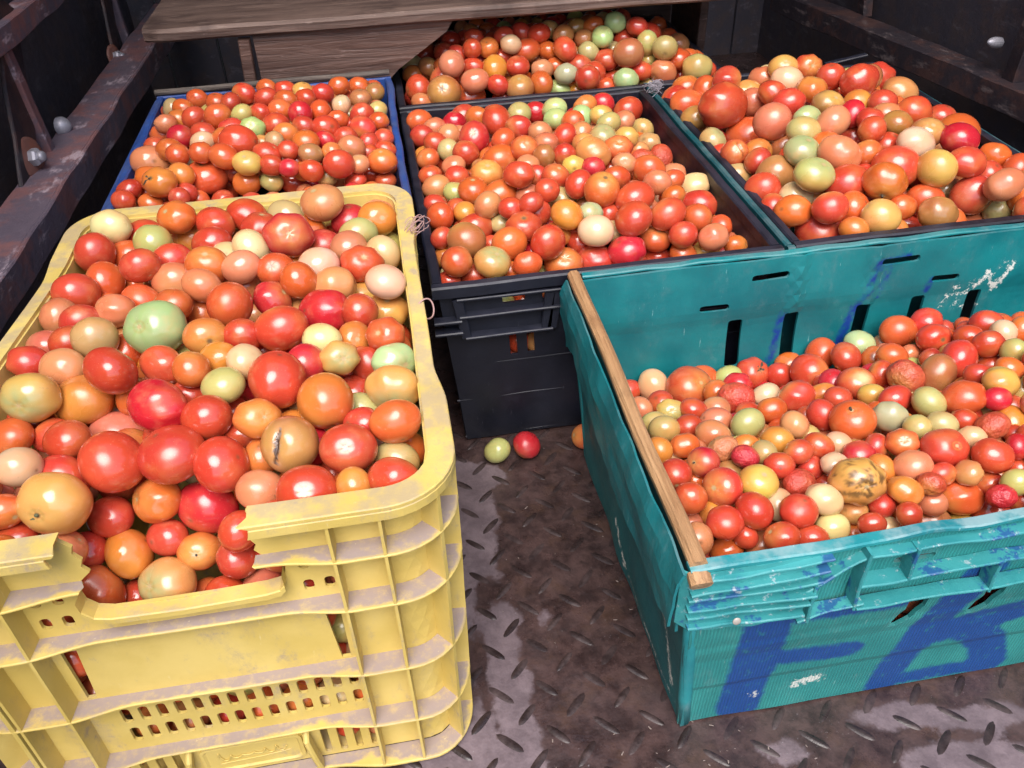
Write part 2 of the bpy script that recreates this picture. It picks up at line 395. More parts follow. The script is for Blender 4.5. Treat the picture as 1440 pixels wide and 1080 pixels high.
def build_truck():
    # left side wall: sheet, long angle rail, braces, bolts
    W = empty('truck_side_wall', (-.56, .3, 0)); tag(W, 'dark rusty left side wall of the truck bed with bolted braces', 'wall')
    bar('sheet', (-.585, -1.3, .45), (-.585, 1.5, .45), .01, 1.0, M['sheet'], W, .004, 4, step=.08)
    A, B = un_z(0, 471, .215), un_z(222, 98, .215)
    dirv = Vector(B-A).normalized(); A = Vector(A)-dirv*.7; B = Vector(B)+dirv*.35
    up = Vector((0, 0, 1)); inn = Vector((-dirv.y, dirv.x, 0))
    # front lip of the rail (vertical flange) and shelf (horizontal flange)
    hgt = .042
    bar('rail_lip', A+up*hgt/2-inn*.0, B+up*hgt/2, .006, hgt, M['rust'], W, .003, 12)
    bar('rail_shelf', A+up*(hgt-.003)+inn*.032, B+up*(hgt-.003)+inn*.032, .06, .005, M['rust'], W, .003, 12)
    xw = -.515
    def br(name, p, q, w, h, m='rust'):
        a = un_x(*p, xw); b = un_x(*q, xw); return bar(name, a, b, w, h, M[m], W, .003, 14, up=(1, 0, 0))
    br('brace', (-8, 50), (88, 262), .02, .018); br('brace', (150, -25), (196, 112), .016, .016)
    br('top_beam', (-60, 95), (75, -12), .03, .03); br('upright', (140, -40), (174, 125), .055, .006, 'rustdark')
    br('upright', (0, 0), (52, 300), .07, .006, 'rustdark')
    for (p, r, wr) in (((42, 221), .012, .027), ((160, 80), .0105, .022), ((84, 178), .014, 0)):
        c = un_x(*p, xw+.004)
        if wr: w = disc('washer', c, (1, -.25, .1), wr, .004, M['washer'], W, .1, 24); c = c+Vector((.004, -.001, 0))
        disc('bolt', c, (1, -.25, .1), r, .011 if wr else .012, M['bolt'], W, .5 if not wr else .15, sides=None if not wr else 6)
        if wr: disc('bolt_end', c+Vector((.010, -.0025, .001)), (1, -.25, .1), r*.6, .007, M['bolt'], W, .1, 14)
    # right side wall
    W2 = empty('truck_side_wall', (.97, .3, 0)); tag(W2, 'black shadowed right side wall of the truck bed above the black rail', 'wall')
    bar('sheet', (1.0, -1.3, .45), (1.0, 1.5, .45), .01, 1.0, M['sheet'], W2, .004, 4, step=.08)
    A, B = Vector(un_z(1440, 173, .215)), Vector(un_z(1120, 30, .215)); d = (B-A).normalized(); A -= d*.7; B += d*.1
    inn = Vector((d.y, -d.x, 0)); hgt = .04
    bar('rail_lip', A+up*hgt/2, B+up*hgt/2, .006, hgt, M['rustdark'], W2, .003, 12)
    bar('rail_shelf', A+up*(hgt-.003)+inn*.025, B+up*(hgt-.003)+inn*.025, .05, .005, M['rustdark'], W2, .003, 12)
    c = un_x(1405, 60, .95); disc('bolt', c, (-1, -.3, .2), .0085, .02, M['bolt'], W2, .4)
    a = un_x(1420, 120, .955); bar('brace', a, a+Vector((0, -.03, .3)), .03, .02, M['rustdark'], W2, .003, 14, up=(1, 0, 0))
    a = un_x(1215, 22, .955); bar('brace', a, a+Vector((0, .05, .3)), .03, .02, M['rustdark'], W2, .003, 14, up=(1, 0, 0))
    # front bulkhead; added roof, out of view, that keeps the far end dark
    W3 = empty('truck_bulkhead', (.2, 1.45, 0)); tag(W3, 'black bulkhead in deep shade behind the wooden bench', 'wall')
    for i in range(14): bar('panel', (-.58+.12*i, 1.45, 0), (-.58+.12*i, 1.45, 1.5), .116, .02, M['sheet'], W3, .002, 5, up=(0, 1, 0), step=.3)
    RF = empty('added_shade_roof', (.2, .7, 1.42)); tag(RF, 'unseen roof panels added to shade the far crates', 'roof')
    for i in range(8): bar('panel', (-.6, .28+.16*i, 1.42), (1.02, .28+.16*i, 1.42), .156, .02, M['sheet'], RF, .002, 5, step=.3)
    for xx in (-.59, 1.005): bar('side_panel', (xx, -.35, 1.18), (xx, 1.5, 1.18), .01, .47, M['sheet'], RF, .002, 5, step=.3)  # upper sides of the added roof, also out of view
build_truck()

def build_bench():
    Y = .63; B = empty('wooden_bench', (.1, .8, 0)); tag(B, 'worn brown wooden bench across the bed behind the blue crate', 'bench')
    zu, zt = .352, .374
    # plank: rounded front edge, tapered left end, uneven
    xs = np.linspace(-.374, .61, 42); mb = MB(); V = []; prof = []
    def zoff(x): return .002*noise.noise(Vector((x*6, 3, 1)))-.004*(x+.38)
    for k, x in enumerate(xs):
        y0 = Y+.0025*noise.noise(Vector((x*9, 0, 0))); y1 = Y+.30
        if k == 0: y0 += .012
        if k == 1: y0 += .003
        z = zoff(x); xl = x
        for (yy, zz) in ((y0+.004, zu+.0015), (y0, zu+.005), (y0-.0005, zt-.006), (y0+.004, zt-.001), (y0+.02, zt+.0005), (y0+.1, zt), (y0+.2, zt+.001), (y1, zt), (y1, zu), (y0+.1, zu)):
            sh = (yy-Y)*(-.18+.5*max(0, .02-abs(yy-Y-.3))) if k < 3 else (yy-Y)*-.02
            V.append((xl+(yy-Y)*(.02 if k == 0 else 0), yy, zz+z))
    n = 10; F = [(i*n+j, i*n+(j+1) % n, (i+1)*n+(j+1) % n, (i+1)*n+j) for i in range(len(xs)-1) for j in range(n)]
    F += [tuple(range(n))[::-1], tuple((len(xs)-1)*n+j for j in range(n))]
    mb.add(V, F); mb.build('plank', M['bench_top'], B)
    P = [(360-5, 52), (370, 122), (548, 112), (560, 98), (628, 44), (636, 28), (600, 20), (355, 40)]
    y1 = Y+.012
    def uy(p, y): d = ray(*p); return CAM+d*((y-CAM[1])/d[1])
    poly = [(uy(p, y1)[0], uy(p, y1)[2]) for p in P]
    ply = [(x, min(z, zu-.004*(x+.38)-.0005)) for x, z in poly]
    panel('front_panel', ply, [], lambda u, v, w: (u, y1-w, v), .014, .012, M['bench'], B)
    a = uy((350, 128), Y+.006); b = uy((343, 56), Y+.006); a[2] -= .1; b[2] = zu-.0004*0-.003
    bar('post', a, b, .018, .02, M['bench'], B, .001, 12, up=(0, 1, 0))
    # right side panel, its front edge towards the camera
    bar('side_panel', (.588, .815, 0), (.588, .815, .345), .016, .02, M['bench'], B, .001, 12, up=(0, 1, 0))
    bar('side_board', (.588, .9, 0), (.588, .9, .345), .01, .15, M['bench'], B, .001, 12, up=(0, 1, 0))
    bar('back_board', (.0, 1.0, .15), (.588, 1.0, .15), .015, .36, M['bench'], B, .001, 12)
build_bench()

# ------------------------------------------------------------------ crates
def wallmap(ax, ay, bx, by, inset, H, amp=.0015, seed=0, bulge=0):
    """outer face from (ax,ay) to (bx,by) at the top, leaning inward by inset at the bottom; outside is to the right of a->b"""
    a = Vector((ax, ay, 0)); b = Vector((bx, by, 0)); t = (b-a).normalized(); L = (b-a).length; nrm = Vector((t.y, -t.x, 0))
    def f(u, v, w):
        k = (1-v/H)*inset; uu = k+(L-2*k)*(u/L)
        d = -k+w+amp*noise.noise(Vector((u*14+seed, v*14, seed)))+bulge*math.sin(math.pi*u/L)*math.sin(math.pi*min(1, v/H))
        return a+t*uu+nrm*d+Vector((0, 0, v+.003))
    return f, L
def simple_crate(name, label, x0, x1, y0, y1, H, mat, rimmat, inset=.02, front_holes=None, side_holes=None, wallt=.003, rimw=.012, rimh=.014, group='tomato crates', wobr=.0015, sidewob=0, cat='crate', rimo=.0):
    c = empty(name, ((x0+x1)/2, (y0+y1)/2, .003)); tag(c, label, cat, group)
    g = .006
    segs = [('front_wall', x0+g, y0+g, x1-g, y0+g), ('side_wall', x1-g, y0+g, x1-g, y1-g), ('back_wall', x1-g, y1-g, x0+g, y1-g), ('side_wall', x0+g, y1-g, x0+g, y0+g)]
    for k, (nm, ax, ay, bx, by) in enumerate(segs):
        f, L = wallmap(ax, ay, bx, by, inset, H, seed=k*3+x0*10)
        hs = (front_holes(L) if (k == 0 and front_holes) else (side_holes(L) if side_holes else []))
        panel(nm, [(0, 0), (L, 0), (L, H-.004), (0, H-.004)], hs, f, wallt, .03, mat, c)
    b = MB(); sweep(b, [(x0+inset+.004, (y0+y1)/2, .0035+.0025), (x1-inset-.004, (y0+y1)/2, .006)], rectprof(y1-y0-2*inset-.012, .004)); b.build('base', mat, c)
    # rim: four bars with rolled edge and a lower flange
    zr = H+.003-rimh/2
    for (a, e) in (((x0, y0+rimw/2), (x1, y0+rimw/2)), ((x0, y1-rimw/2), (x1, y1-rimw/2)), ((x0+rimw/2, y0+rimw), (x0+rimw/2, y1-rimw)), ((x1-rimw/2, y0+rimw), (x1-rimw/2, y1-rimw))):
        pr = [(-rimw/2, -rimh/2), (-rimw/2+.002, -rimh/2), (-rimw/2+.003, rimh/2-.004), (rimw/2-.003, rimh/2-.004), (rimw/2-.002, -rimh/2), (rimw/2, -rimh/2), (rimw/2, rimh/2-.002), (rimw/2-.002, rimh/2), (-rimw/2+.002, rimh/2), (-rimw/2, rimh/2-.002)]
        m = MB(); P = lerp_path((a[0], a[1], zr), (e[0], e[1], zr), .025)
        sweep(m, P, pr[::-1], amp=wobr, sc=14); m.build('rim', rimmat, c)
    return c
# black middle crate, its handle lug facing us
def cfront(L):
    return [slot(.078, .150, .009, .036, .001), slot(.0995, .150, .009, .034, .001), slot(.083, .215, .026, .012, .002), slot(.124, .215, .016, .012, .002), slot(.165, .215, .026, .012, .002),
            slot(.25, .150, .009, .036, .001), slot(.27, .150, .009, .036, .001)]
CR_C = simple_crate('black_crate', 'black plastic crate full of tomatoes in the middle, behind the teal crate', 0, .4, 0, .551, .243, M['black'], M['black'], .021, cfront)
def lug(parent, x0, x1, y, sgn=1):
    # flange that hangs outside the front wall: top and bottom shelves and slanted ends
    for (z, a, b, d) in ((.2265, x0, x1, .007), (.205, x0+.002, x1, .009), (.176, x0+.007, x1-.01, .008)):
        m = MB(); sweep(m, lerp_path((a, y-d/2+.004, z), (b, y-d/2+.004, z), .02), rectprof(d+.006, .0035, .001), amp=.0008, sc=20); m.build('flange', M['black'], parent)
    for (xt, xb) in ((x0+.001, x0+.008), (x0+.105, x0+.1), (x1-.002, x1-.011)):
        m = MB(); sweep(m, [(xt, y-.003, .227), (xb, y-.003, .176)], rectprof(.012, .003, .001), up=(0, 1, 0)); m.build('flange_end', M['black'], parent)
lug(CR_C, .026, .143, .006); lug(CR_C, .25, .375, .006)
for zz in (.201, .186):
    bar('corner_lug', (-.001, .0035, zz), (.03, .0035, zz), .014, .004, M['black'], CR_C, .0008, 20)
for zz in (.126, .071): bar('seam', (.022-.004, .006+.0155*(1-0)+(.126-zz)*.08-.004, zz), (.38, .006+.0155+(.126-zz)*.08-.004, zz), .0022, .003, M['black'], CR_C, .0006, 20)
CR_B = simple_crate('black_crate', 'farthest black crate full of tomatoes, half under the wooden bench', 0, .556, .553, .955, .245, M['black'], M['black'], .02)
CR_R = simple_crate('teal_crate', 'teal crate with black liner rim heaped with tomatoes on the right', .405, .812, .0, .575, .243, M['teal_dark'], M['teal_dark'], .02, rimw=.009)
liner = empty('crate_liner', (.0, 0, 0)); liner.parent = CR_R; liner.name = 'liner'
liner.location = (-(.405+.812)/2, -.2875, -.003)
for (a, e) in (((.4155, .0125), (.80, .0125)), ((.4155, .562), (.80, .562)), ((.4175, .018), (.4175, .556)), ((.8, .018), (.8, .556))):
    pass
bpy.data.objects.remove(liner)
for (a, e, w) in (((.414, .006), (.81, .006), .013), ((.42, .567), (.81, .567), .012), ((.419, .0125), (.419, .561), .011), ((.801, .0125), (.801, .561), .011)):
    m = MB(); sweep(m, lerp_path((a[0], a[1], .241), (e[0], e[1], .241), .025), rectprof(w, .014, .002), amp=.0018, sc=14); m.build('liner_rim', M['black'], CR_R)
bar('bent_corner', (.722, .572, .25), (.79, .566, .262), .012, .004, M['black'], CR_R, .001, 10)
CR_L = simple_crate('blue_crate', 'blue plastic crate full of tomatoes behind the yellow crate', -.366, -.006, .135, .597, .284, M['blue'], M['blue'], .02, wobr=.003, rimw=.010)
m = MB(); sweep(m, lerp_path((-.368, .592, .2925), (-.008, .592, .294), .03), circprof(.0045, 10), amp=.001, sc=12); m.build('wooden_rod', M['greywood'], CR_L, True)
# the torn outer flange on the blue crate's left side
m = MB(); P = lerp_path((-.372, .14, .262), (-.370, .59, .262), .02); V = []
for i, p in enumerate(P):
    o = .006+.008*abs(noise.noise(Vector((p.y*22, 1, 0)))); V += [(p.x+.012, p.y, .286), (p.x-.001, p.y, .281), (p.x-o, p.y, .262-.4*o), (p.x-o-.001, p.y, .245)]
m.add(V, [(i*4+j, (i+1)*4+j, (i+1)*4+j+1, i*4+j+1) for i in range(len(P)-1) for j in range(3)])
o = m.build('outer_flange', M['blue'], CR_L); md = o.modifiers.new('s', 'SOLIDIFY'); md.thickness = .002

# --- front teal crate
def build_front_teal():
    x0, x1, y0, y1, H = .143, .745, -.4216, -.0118, .2435
    c = empty('teal_crate', ((x0+x1)/2, (y0+y1)/2, .003)); tag(c, 'teal crate in front with blue painted letters and a wooden strip on its rim', 'crate', 'tomato crates')
    ins = .022; g = .008
    # blue letters painted on the front wall (u along x from the wall's left end, v height)
    f, L = wallmap(x0+g, y0+g, x1-g, y0+g, ins-g, H, .0014, 5)
    def U(x): return x-x0-g
    strokes = [([(U(.218), .172), (U(.215), .10), (U(.209), .012)], .0185), ([(U(.225), .158), (U(.27), .158), (U(.33), .157)], .0105), ([(U(.22), .092), (U(.25), .089), (U(.305), .084)], .0095),
               ([(U(.398), .18), (U(.386), .145), (U(.373), .1), (U(.360), .04), (U(.356), .010)], .0155), ([(U(.385), .086), (U(.432), .098), (U(.47), .107), (U(.53), .122)], .0155),
               ([(U(.418), .088), (U(.449), .052), (U(.466), .012)], .0155), ([(U(.365), .010), (U(.41), .013), (U(.45), .010)], .0085),
               ([(U(.575), .19), (U(.56), .02)], .015), ([(U(.57), .1), (U(.62), .1)], .01), ([(U(.64), .19), (U(.63), .02)], .015)]
    strokes = [(p_, r_*1.12+.001) for p_, r_ in strokes]
    fbase = f
    def f(u, v, w): return fbase(u, v, w+.0012*math.tanh((v-.112)*500)+.0010*math.tanh((v-.06)*500)*(1-w*0)+.0008*math.tanh((v-.135)*400))
    def pf(u, v): return max(-.02, min(.03, min(sdstroke((u, v), P, r) for P, r in strokes)))
    wh = [([(U(.262), .035), (U(.276), .042), (U(.283), .041)], .005), ([(U(.222), .03), (U(.226), .03)], .003)]
    def wf(u, v): return min(.05, min(sdstroke((u, v), P, r) for P, r in wh))
    hs = [[(U(.331)+a, .112), (U(.338)+a, .113), (U(.348)+a, .122), (U(.355)+a, .140), (U(.357)+a, .165), (U(.339)+a, .165), (U(.338)+a, .14), (U(.331)+a, .12)] for a in (0, .071)]+[
          slot(U(.325), .212, .034, .006), slot(U(.44), .222, .075, .006), slot(U(.5), .145, .016, .036), slot(U(.575), .145, .016, .036)]
    panel('front_wall', [(0, 0), (L, 0), (L, H-.003), (0, H-.003)], hs, f, .0035, .008, M['teal_lines'], c, {'paint': pf, 'white': wf})
    # back wall, seen from inside
    f2, L2 = wallmap(x1-g, y1-g, x0+g, y1-g, ins-g, H, .004, 9)
    def UB(x): return x1-g-x
    hb = []
    for x in (.339, .409, .4975, .5685, .64): hb.append(slot(UB(x), .1405, .0175, .065, .004, lean=0))
    for (xc, z, w) in ((.311, .193, .035), (.3745, .225, .045), (.530, .226, .047), (.594, .195, .034)): hb.append(slot(UB(xc), z, w, .0085, .004))
    drips = [([(UB(.397), .172), (UB(.394), .14), (UB(.388), .11)], .0045), ([(UB(.487), .172), (UB(.482), .15), (UB(.475), .12)], .0055), ([(UB(.502), .226), (UB(.498), .2), (UB(.495), .182)], .0028), ([(UB(.502), .226), (UB(.54), .229)], .004),
             ([(UB(.518), .225), (UB(.516), .2), (UB(.512), .182)], .0024), ([(UB(.578), .195), (UB(.575), .18)], .0035)]
    def pb(u, v): return min(.05, min(sdstroke((u, v), P, r) for P, r in drips))
    wb = [([(UB(.60), .155), (UB(.612), .185), (UB(.618), .16), (UB(.63), .19)], .0035), ([(UB(.625), .165), (UB(.65), .2), (UB(.66), .17), (UB(.675), .2)], .006), ([(UB(.61), .15), (UB(.66), .15)], .003), ([(UB(.66), .21), (UB(.685), .205)], .004), ([(UB(.575), .212), (UB(.58), .214)], .002)]
    def wfb(u, v): return min(.05, min(sdstroke((u, v), P, r) for P, r in wb)+.004)
    def f2b(u, v, w):
        x = x1-g-u; r = .0035*math.exp(-((x-.408-.02*(v-.18))/.006)**2)*(v > .16)+.002*math.tanh((v-.178)*90)
        r += .0025*math.exp(-((x-.50)/.006)**2)*(v > .17)
        return f2(u, v, w-r)
    panel('back_wall', [(0, 0), (L2, 0), (L2, H+.003), (0, H+.003)], hb, f2b, .0035, .009, M['teal'], c, {'paint': pb, 'white': wfb}, smooth=False)
    for k, (ax, ay, bx, by) in enumerate(((x1-g, y0+g, x1-g, y1-g), (x0+g, y1-g, x0+g, y0+g))):
        f3, L3 = wallmap(ax, ay, bx, by, ins-g, H, .004, 20+k)
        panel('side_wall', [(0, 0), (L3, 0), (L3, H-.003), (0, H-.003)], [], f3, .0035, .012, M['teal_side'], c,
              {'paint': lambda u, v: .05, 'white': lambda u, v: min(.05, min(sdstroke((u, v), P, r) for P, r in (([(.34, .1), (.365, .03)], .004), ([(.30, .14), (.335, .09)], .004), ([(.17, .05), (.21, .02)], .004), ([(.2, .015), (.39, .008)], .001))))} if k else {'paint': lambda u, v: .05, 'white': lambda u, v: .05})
    mb = MB(); sweep(mb, [(x0+ins+.004, (y0+y1)/2, .006), (x1-ins-.004, (y0+y1)/2, .006)], rectprof(y1-y0-2*ins-.012, .004)); mb.build('base', M['teal_side2'], c)
    # round corner posts hiding the wall joints
    for (cx, cy) in ((x0, y0), (x1, y0), (x0, y1), (x1, y1)):
        sx = 1 if cx == x0 else -1; sy = 1 if cy == y0 else -1
        mb = MB(); sweep(mb, [(cx+sx*(g+.006+(ins-g)*(1-k)), cy+sy*(g+.006+(ins-g)*(1-k)), .004+k*.18) for k in (0, .25, .5, .75, 1)], circprof(.0062, 12), up=(0, 1, 0)); mb.build('corner_post', M['teal_lines2'] if (sx > 0 and sy > 0) else M['teal_side2'], c, True)
    # torn skirt round the rim: front
    def skirt(name, pts, zt, zb, off, seed, mat, tear=.006, nz=5):
        P = []
        for i in range(len(pts)-1): P += lerp_path(pts[i], pts[i+1], .006)[:-1]
        P.append(Vector(pts[-1])); V = []
        for i, p in enumerate(P):
            a = P[max(0, i-1)]; b = P[min(len(P)-1, i+1)]; t = (b-a).normalized(); nr = Vector((t.y, -t.x, 0))
            z1 = zb(i/len(P)) if callable(zb) else zb; z1 += tear*noise.noise(Vector((p.x*40, p.y*40, seed)))
            zz1 = zt+.0025*noise.noise(Vector((p.x*25, p.y*25, seed+3)))
            for j in range(nz+1):
                k = j/nz; z = zz1+(z1-zz1)*k; o_ = off*math.sin(min(1, k*2.2)*math.pi/2)+.0025*noise.noise(Vector((p.x*30, p.y*30, z*40+seed)))
                q = p+nr*o_; V.append((q.x, q.y, z))
        n = nz+1; mb = MB(); mb.add(V, [(i*n+j, (i+1)*n+j, (i+1)*n+j+1, i*n+j+1) for i in range(len(P)-1) for j in range(nz)])
        o = mb.build(name, mat, c); md = o.modifiers.new('thickness', 'SOLIDIFY'); md.thickness = .0022; return o
    # rim top strips
    def rimbar(nm, a, b, w, h, mat, amp=.002):
        mb = MB(); sweep(mb, lerp_path(a, b, .012), rectprof(w, h, .0012), amp=amp, sc=22); return mb.build(nm, mat, c)
    rimbar('rim', (x0+.004, y0+.006, H+.002), (x1, y0+.006, H+.004), .010, .005, M['teal_lines2'], .0035)
    rimbar('rim', (x0+.018, y1-.003, H+.006), (x1, y1-.003, H+.006), .009, .004, M['teal_side2'], .003)
    rimbar('rim', (x1-.004, y0+.01, H+.003), (x1-.004, y1-.008, H+.003), .009, .004, M['teal_side2'])
    # left side folded flange with the wooden strip on it
    skirt('side_flange', [(x0+.004, y1, 0), (x0, (y0+y1)/2, 0), (x0-.001, y0, 0)], H+.002, lambda k: .205-.03*math.sin(k*math.pi)*.5-.018*k, .007, 4, M['teal_flange'], .007)
    skirt('side_flange', [(x0+.008, y1-.01, 0), (x0+.006, y0+.006, 0)], .205, lambda k: .165+.018*math.sin(k*9), .006, 8, M['teal_flange'], .009)
    skirt('corner_flange', [(x0-.001, y0+.03, 0), (x0-.001, y0+.006, 0), (x0+.005, y0+.001, 0), (x0+.03, y0+.0015, 0), (x0+.098, y0+.003, 0)], H, lambda k: .186-.014*k, .0012, 12, M['teal_edge'], .006)
    # front flange: shelves and webs
    def shelf(xa, xb, za, zb, d, amp=.0022, nm='flange_shelf', y=None):
        d = d*.62
        P = lerp_path((xa, (y0+.008-d/2) if y is None else y, za), (xb, (y0+.008-d/2) if y is None else y, zb), .008)
        mb = MB(); sweep(mb, P, rectprof(d, .0028, .0009), amp=amp, sc=30); return mb.build(nm, M['teal_edge'], c)
    for (za, zb, d) in ((.237, .241, .021), (.228, .231, .025), (.219, .218, .022), (.209, .206, .025), (.199, .195, .023), (.189, .183, .024)): shelf(x0+.002, x0+.10+.3*(za-.21), za, zb, d, .003)
    shelf(x0+.09, .279, .204, .235, .018, .003); shelf(.235, .285, .172, .183, .020, .003)
    shelf(.279, x1, .236, .236, .019); shelf(.279, .395, .204, .207, .021, .002); shelf(.395, x1, .207, .206, .019, .002); shelf(.281, x1, .177, .172, .021, .002)
    for (xx, za, zb) in ((.2425, .172, .213), (.279, .178, .242), (.317, .205, .238), (.393, .173, .208), (.47, .205, .238), (.545, .173, .208), (.62, .173, .238)):
        mb = MB(); sweep(mb, [(xx, y0+.0015, za), (xx-.001, y0+.0015, (za+zb)/2), (xx, y0+.0015, zb)], rectprof(.0028, .0145, .0008), up=(0, 1, 0), amp=.001, sc=30); mb.build('flange_web', M['teal_edge'], c)
    disc('nail', (x0+.037, y0-.012, .199), (0, -1, .2), .0032, .001, m_simple('dull_nail', (.42, .38, .34, 1), .5, .3), c)
    # wooden strip
    mb = MB(); P = lerp_path((x0+.008, y0+.004, H+.0045), (x0+.011, y1+.002, H+.006), .02); sweep(mb, P, rectprof(.0128, .0105, .0045), amp=.0022, sc=9); mb.build('wooden_strip', M['stick'], c, False)
    mb = MB(); sweep(mb, [(x0+.008, y0+.003, H-.001), (x0+.008, y0-.0065, H-.0045)], rectprof(.016, .011, .003)); mb.build('strip_end', M['stick'], c)
    return c
def m_variant():
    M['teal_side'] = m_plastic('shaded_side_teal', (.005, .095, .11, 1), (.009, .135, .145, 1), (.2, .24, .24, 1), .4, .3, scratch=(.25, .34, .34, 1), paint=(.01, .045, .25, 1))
    M['teal_side2'] = m_plastic('worn_teal', (.004, .14, .16, 1), (.008, .2, .21, 1), (.2, .26, .26, 1), .4, .3, scratch=(.3, .45, .45, 1))
    M['teal_flange'] = m_plastic('folded_teal', (.005, .12, .14, 1), (.008, .17, .19, 1), (.25, .3, .3, 1), .38, .3, scratch=(.35, .5, .5, 1), bump=.5)
    for k in ('teal_lines2',):
        M[k] = m_plastic('teal_torn_plastic', (.01, .17, .2, 1), (.02, .26, .28, 1), (.35, .42, .42, 1), .4, .5, scratch=(.45, .6, .6, 1))
    t = NT('paint_splashed_teal')
    c = t.mix(t.ramp(t.noise(14, 5), .35, .7), (.022, .20, .215, 1), (.05, .29, .295, 1))
    c = t.mix(t.ramp(t.noise(30, 6, .7), .54, .6, 0, .8), c, (.012, .055, .22, 1))
    c = t.mix(t.ramp(t.noise(110, 6, .75), .58, .66, 0, .7), c, (.4, .45, .48, 1))
    t.col(c); t.rough(.45); t.bump(t.noise(200, 5, .7), .5, .001); M['teal_edge'] = t.m
m_variant()
CR_T = build_front_teal()

# --- yellow crate
def build_yellow():
    yF, yB = -.39, .114; H = .322; D = .0185
    c = empty('yellow_crate', (-.2, -.14, .003)); tag(c, 'dusty yellow plastic crate in front with a broken handle notch', 'crate', 'tomato crates')
    X0, X1 = -.4075, -.0075
    ix0, ix1, iy0, iy1 = X0+D, X1-D, yF+D, yB-D; r = .034
    def warp(p):
        x, y = p[0], p[1]; k = max(0, min(1, (-y)/.39))**1.15; left = -.3665-.041*k; h0 = X1-X0
        return Vector((X1+(x-X1)*(X1-left)/h0, y, p[2]))
    lx = ix1-ix0-2*r; ly = iy1-iy0-2*r; q = math.pi/2*r
    segs = [('L', lx), ('A', q), ('L', ly), ('A', q), ('L', lx), ('A', q), ('L', ly), ('A', q)]
    starts = np.cumsum([0]+[s[1] for s in segs]); TOT = starts[-1]
    # start at front-left straight start going +x
    def P(s):
        s = s % TOT
        for k in range(8):
            if s <= starts[k+1] or k == 7:
                u = s-starts[k]; break
        corners = [(ix1-r, iy0+r), (ix1-r, iy1-r), (ix0+r, iy1-r), (ix0+r, iy0+r)]
        if k == 0: return (ix0+r+u, iy0), (0, -1)
        if k == 2: return (ix1, iy0+r+u), (1, 0)
        if k == 4: return (ix1-r-u, iy1), (0, 1)
        if k == 6: return (ix0, iy1-r-u), (-1, 0)
        cc = corners[(k-1)//2]; a0 = [-90, 0, 90, 180][(k-1)//2]; a = R_(a0)+u/r
        return (cc[0]+r*math.cos(a), cc[1]+r*math.sin(a)), (math.cos(a), math.sin(a))
    def pt(s, w, z):
        p, n = P(s); z2 = z+.003 if z < .01 else z
        q_ = Vector((p[0]+n[0]*w, p[1]+n[1]*w, z2)); q_ = warp(q_); q_.x -= max(0, min(1, (q_.x+.05)/.043))*.0075*(1-z/H); nv = noise.noise_vector(q_*9)*.0012; return q_+nv
    SX = lambda x: x-(ix0+r)       # s of a front-face x
    def dep(s, mid_long=.012, mid_short=.011):
        s = s % TOT
        for k in range(8):
            if s <= starts[k+1]+1e-9: break
        if segs[k][0] == 'A': return D
        u = s-starts[k]; Ls = segs[k][1]; e = min(u, Ls-u); lo = mid_short if k in (0, 4) else mid_long
        e0 = .03; t = max(0, min(1, (e-e0)/.055)); t = t*t*(3-2*t); return D+(lo-D)*t
    def rimdep(s):
        s = s % TOT
        for k in range(8):
            if s <= starts[k+1]+1e-9: break
        if k in (0, 4) or segs[k][0] == 'A': return D
        u = s-starts[k]; Ls = segs[k][1]; e = min(u, Ls-u); t = max(0, min(1, (e-.05)/.05)); t = t*t*(3-2*t); return D+(.0125-D)*t
    def band(nm, s0, s1, wi, wo, z0, z1, mat=M['yellow'], step=.006, cham=.0008, jag=0):
        n = max(2, int((s1-s0)/step)); mb = MB(); V = []
        for i in range(n+1):
            s = s0+(s1-s0)*i/n; a = wi(s) if callable(wi) else wi; b = wo(s) if callable(wo) else wo
            za = z0(s) if callable(z0) else z0; zb = z1(s) if callable(z1) else z1
            for (w, z) in ((a, za), (b-cham, za), (b, za+cham), (b, zb-cham), (b-cham, zb), (a+(b-a)*.55, zb), (a, zb)):
                V.append(pt(s+(jag*noise.noise(Vector((w*200, z*200, s))) if i in (0, n) else 0), w, z))
        F = [(i*7+j, i*7+(j+1) % 7, (i+1)*7+(j+1) % 7, (i+1)*7+j) for i in range(n) for j in range(7)]
        F += [tuple(range(7))[::-1], tuple(n*7+j for j in range(7))]
        mb.add(V, F); o = mb.build(nm, mat, c); at = o.data.attributes.new('inner', 'FLOAT', 'POINT'); at.data.foreach_set('value', ([.25]*7 if nm.startswith('rim') else [1, .3, 0, 0, .25, .7, 1])*(n+1)); return o
    hz = [.2745, .2215, .1425, .0675]
    # walls: front / right / back / left with the corner arcs split between them
    q2 = q/2
    fr = [(-q2, .006), (lx+q2, .006), (lx+q2, .3188), (SX(-.151), .3188), (SX(-.1475), .309), (SX(-.1505), .303), (SX(-.149), .297), (SX(-.1535), .291), (SX(-.151), .286), (SX(-.1535), .281), (SX(-.15), .276), (SX(-.140), .272), (SX(-.136), .262), (SX(-.139), .249), (SX(-.148), .2445),
          (SX(-.262), .2445), (SX(-.272), .25), (SX(-.276), .262), (SX(-.272), .274), (SX(-.262), .283), (SX(-.2655), .289), (SX(-.263), .295), (SX(-.267), .302), (SX(-.265), .308), (SX(-.274), .3188), (-q2, .3188)]
    hs = []
    for x in (-.124, -.109, -.291, -.306): hs.append(slot(SX(x), .237, .0075, .0115, .003)); hs.append(slot(SX(x), .2585, .0075, .007, .003))
    hs.append([(SX(-.1185), .204), (SX(-.107), .204), (SX(-.107), .146), (SX(-.114), .146)]); hs.append([(SX(-.2965), .204), (SX(-.308), .204), (SX(-.308), .146), (SX(-.301), .146)])
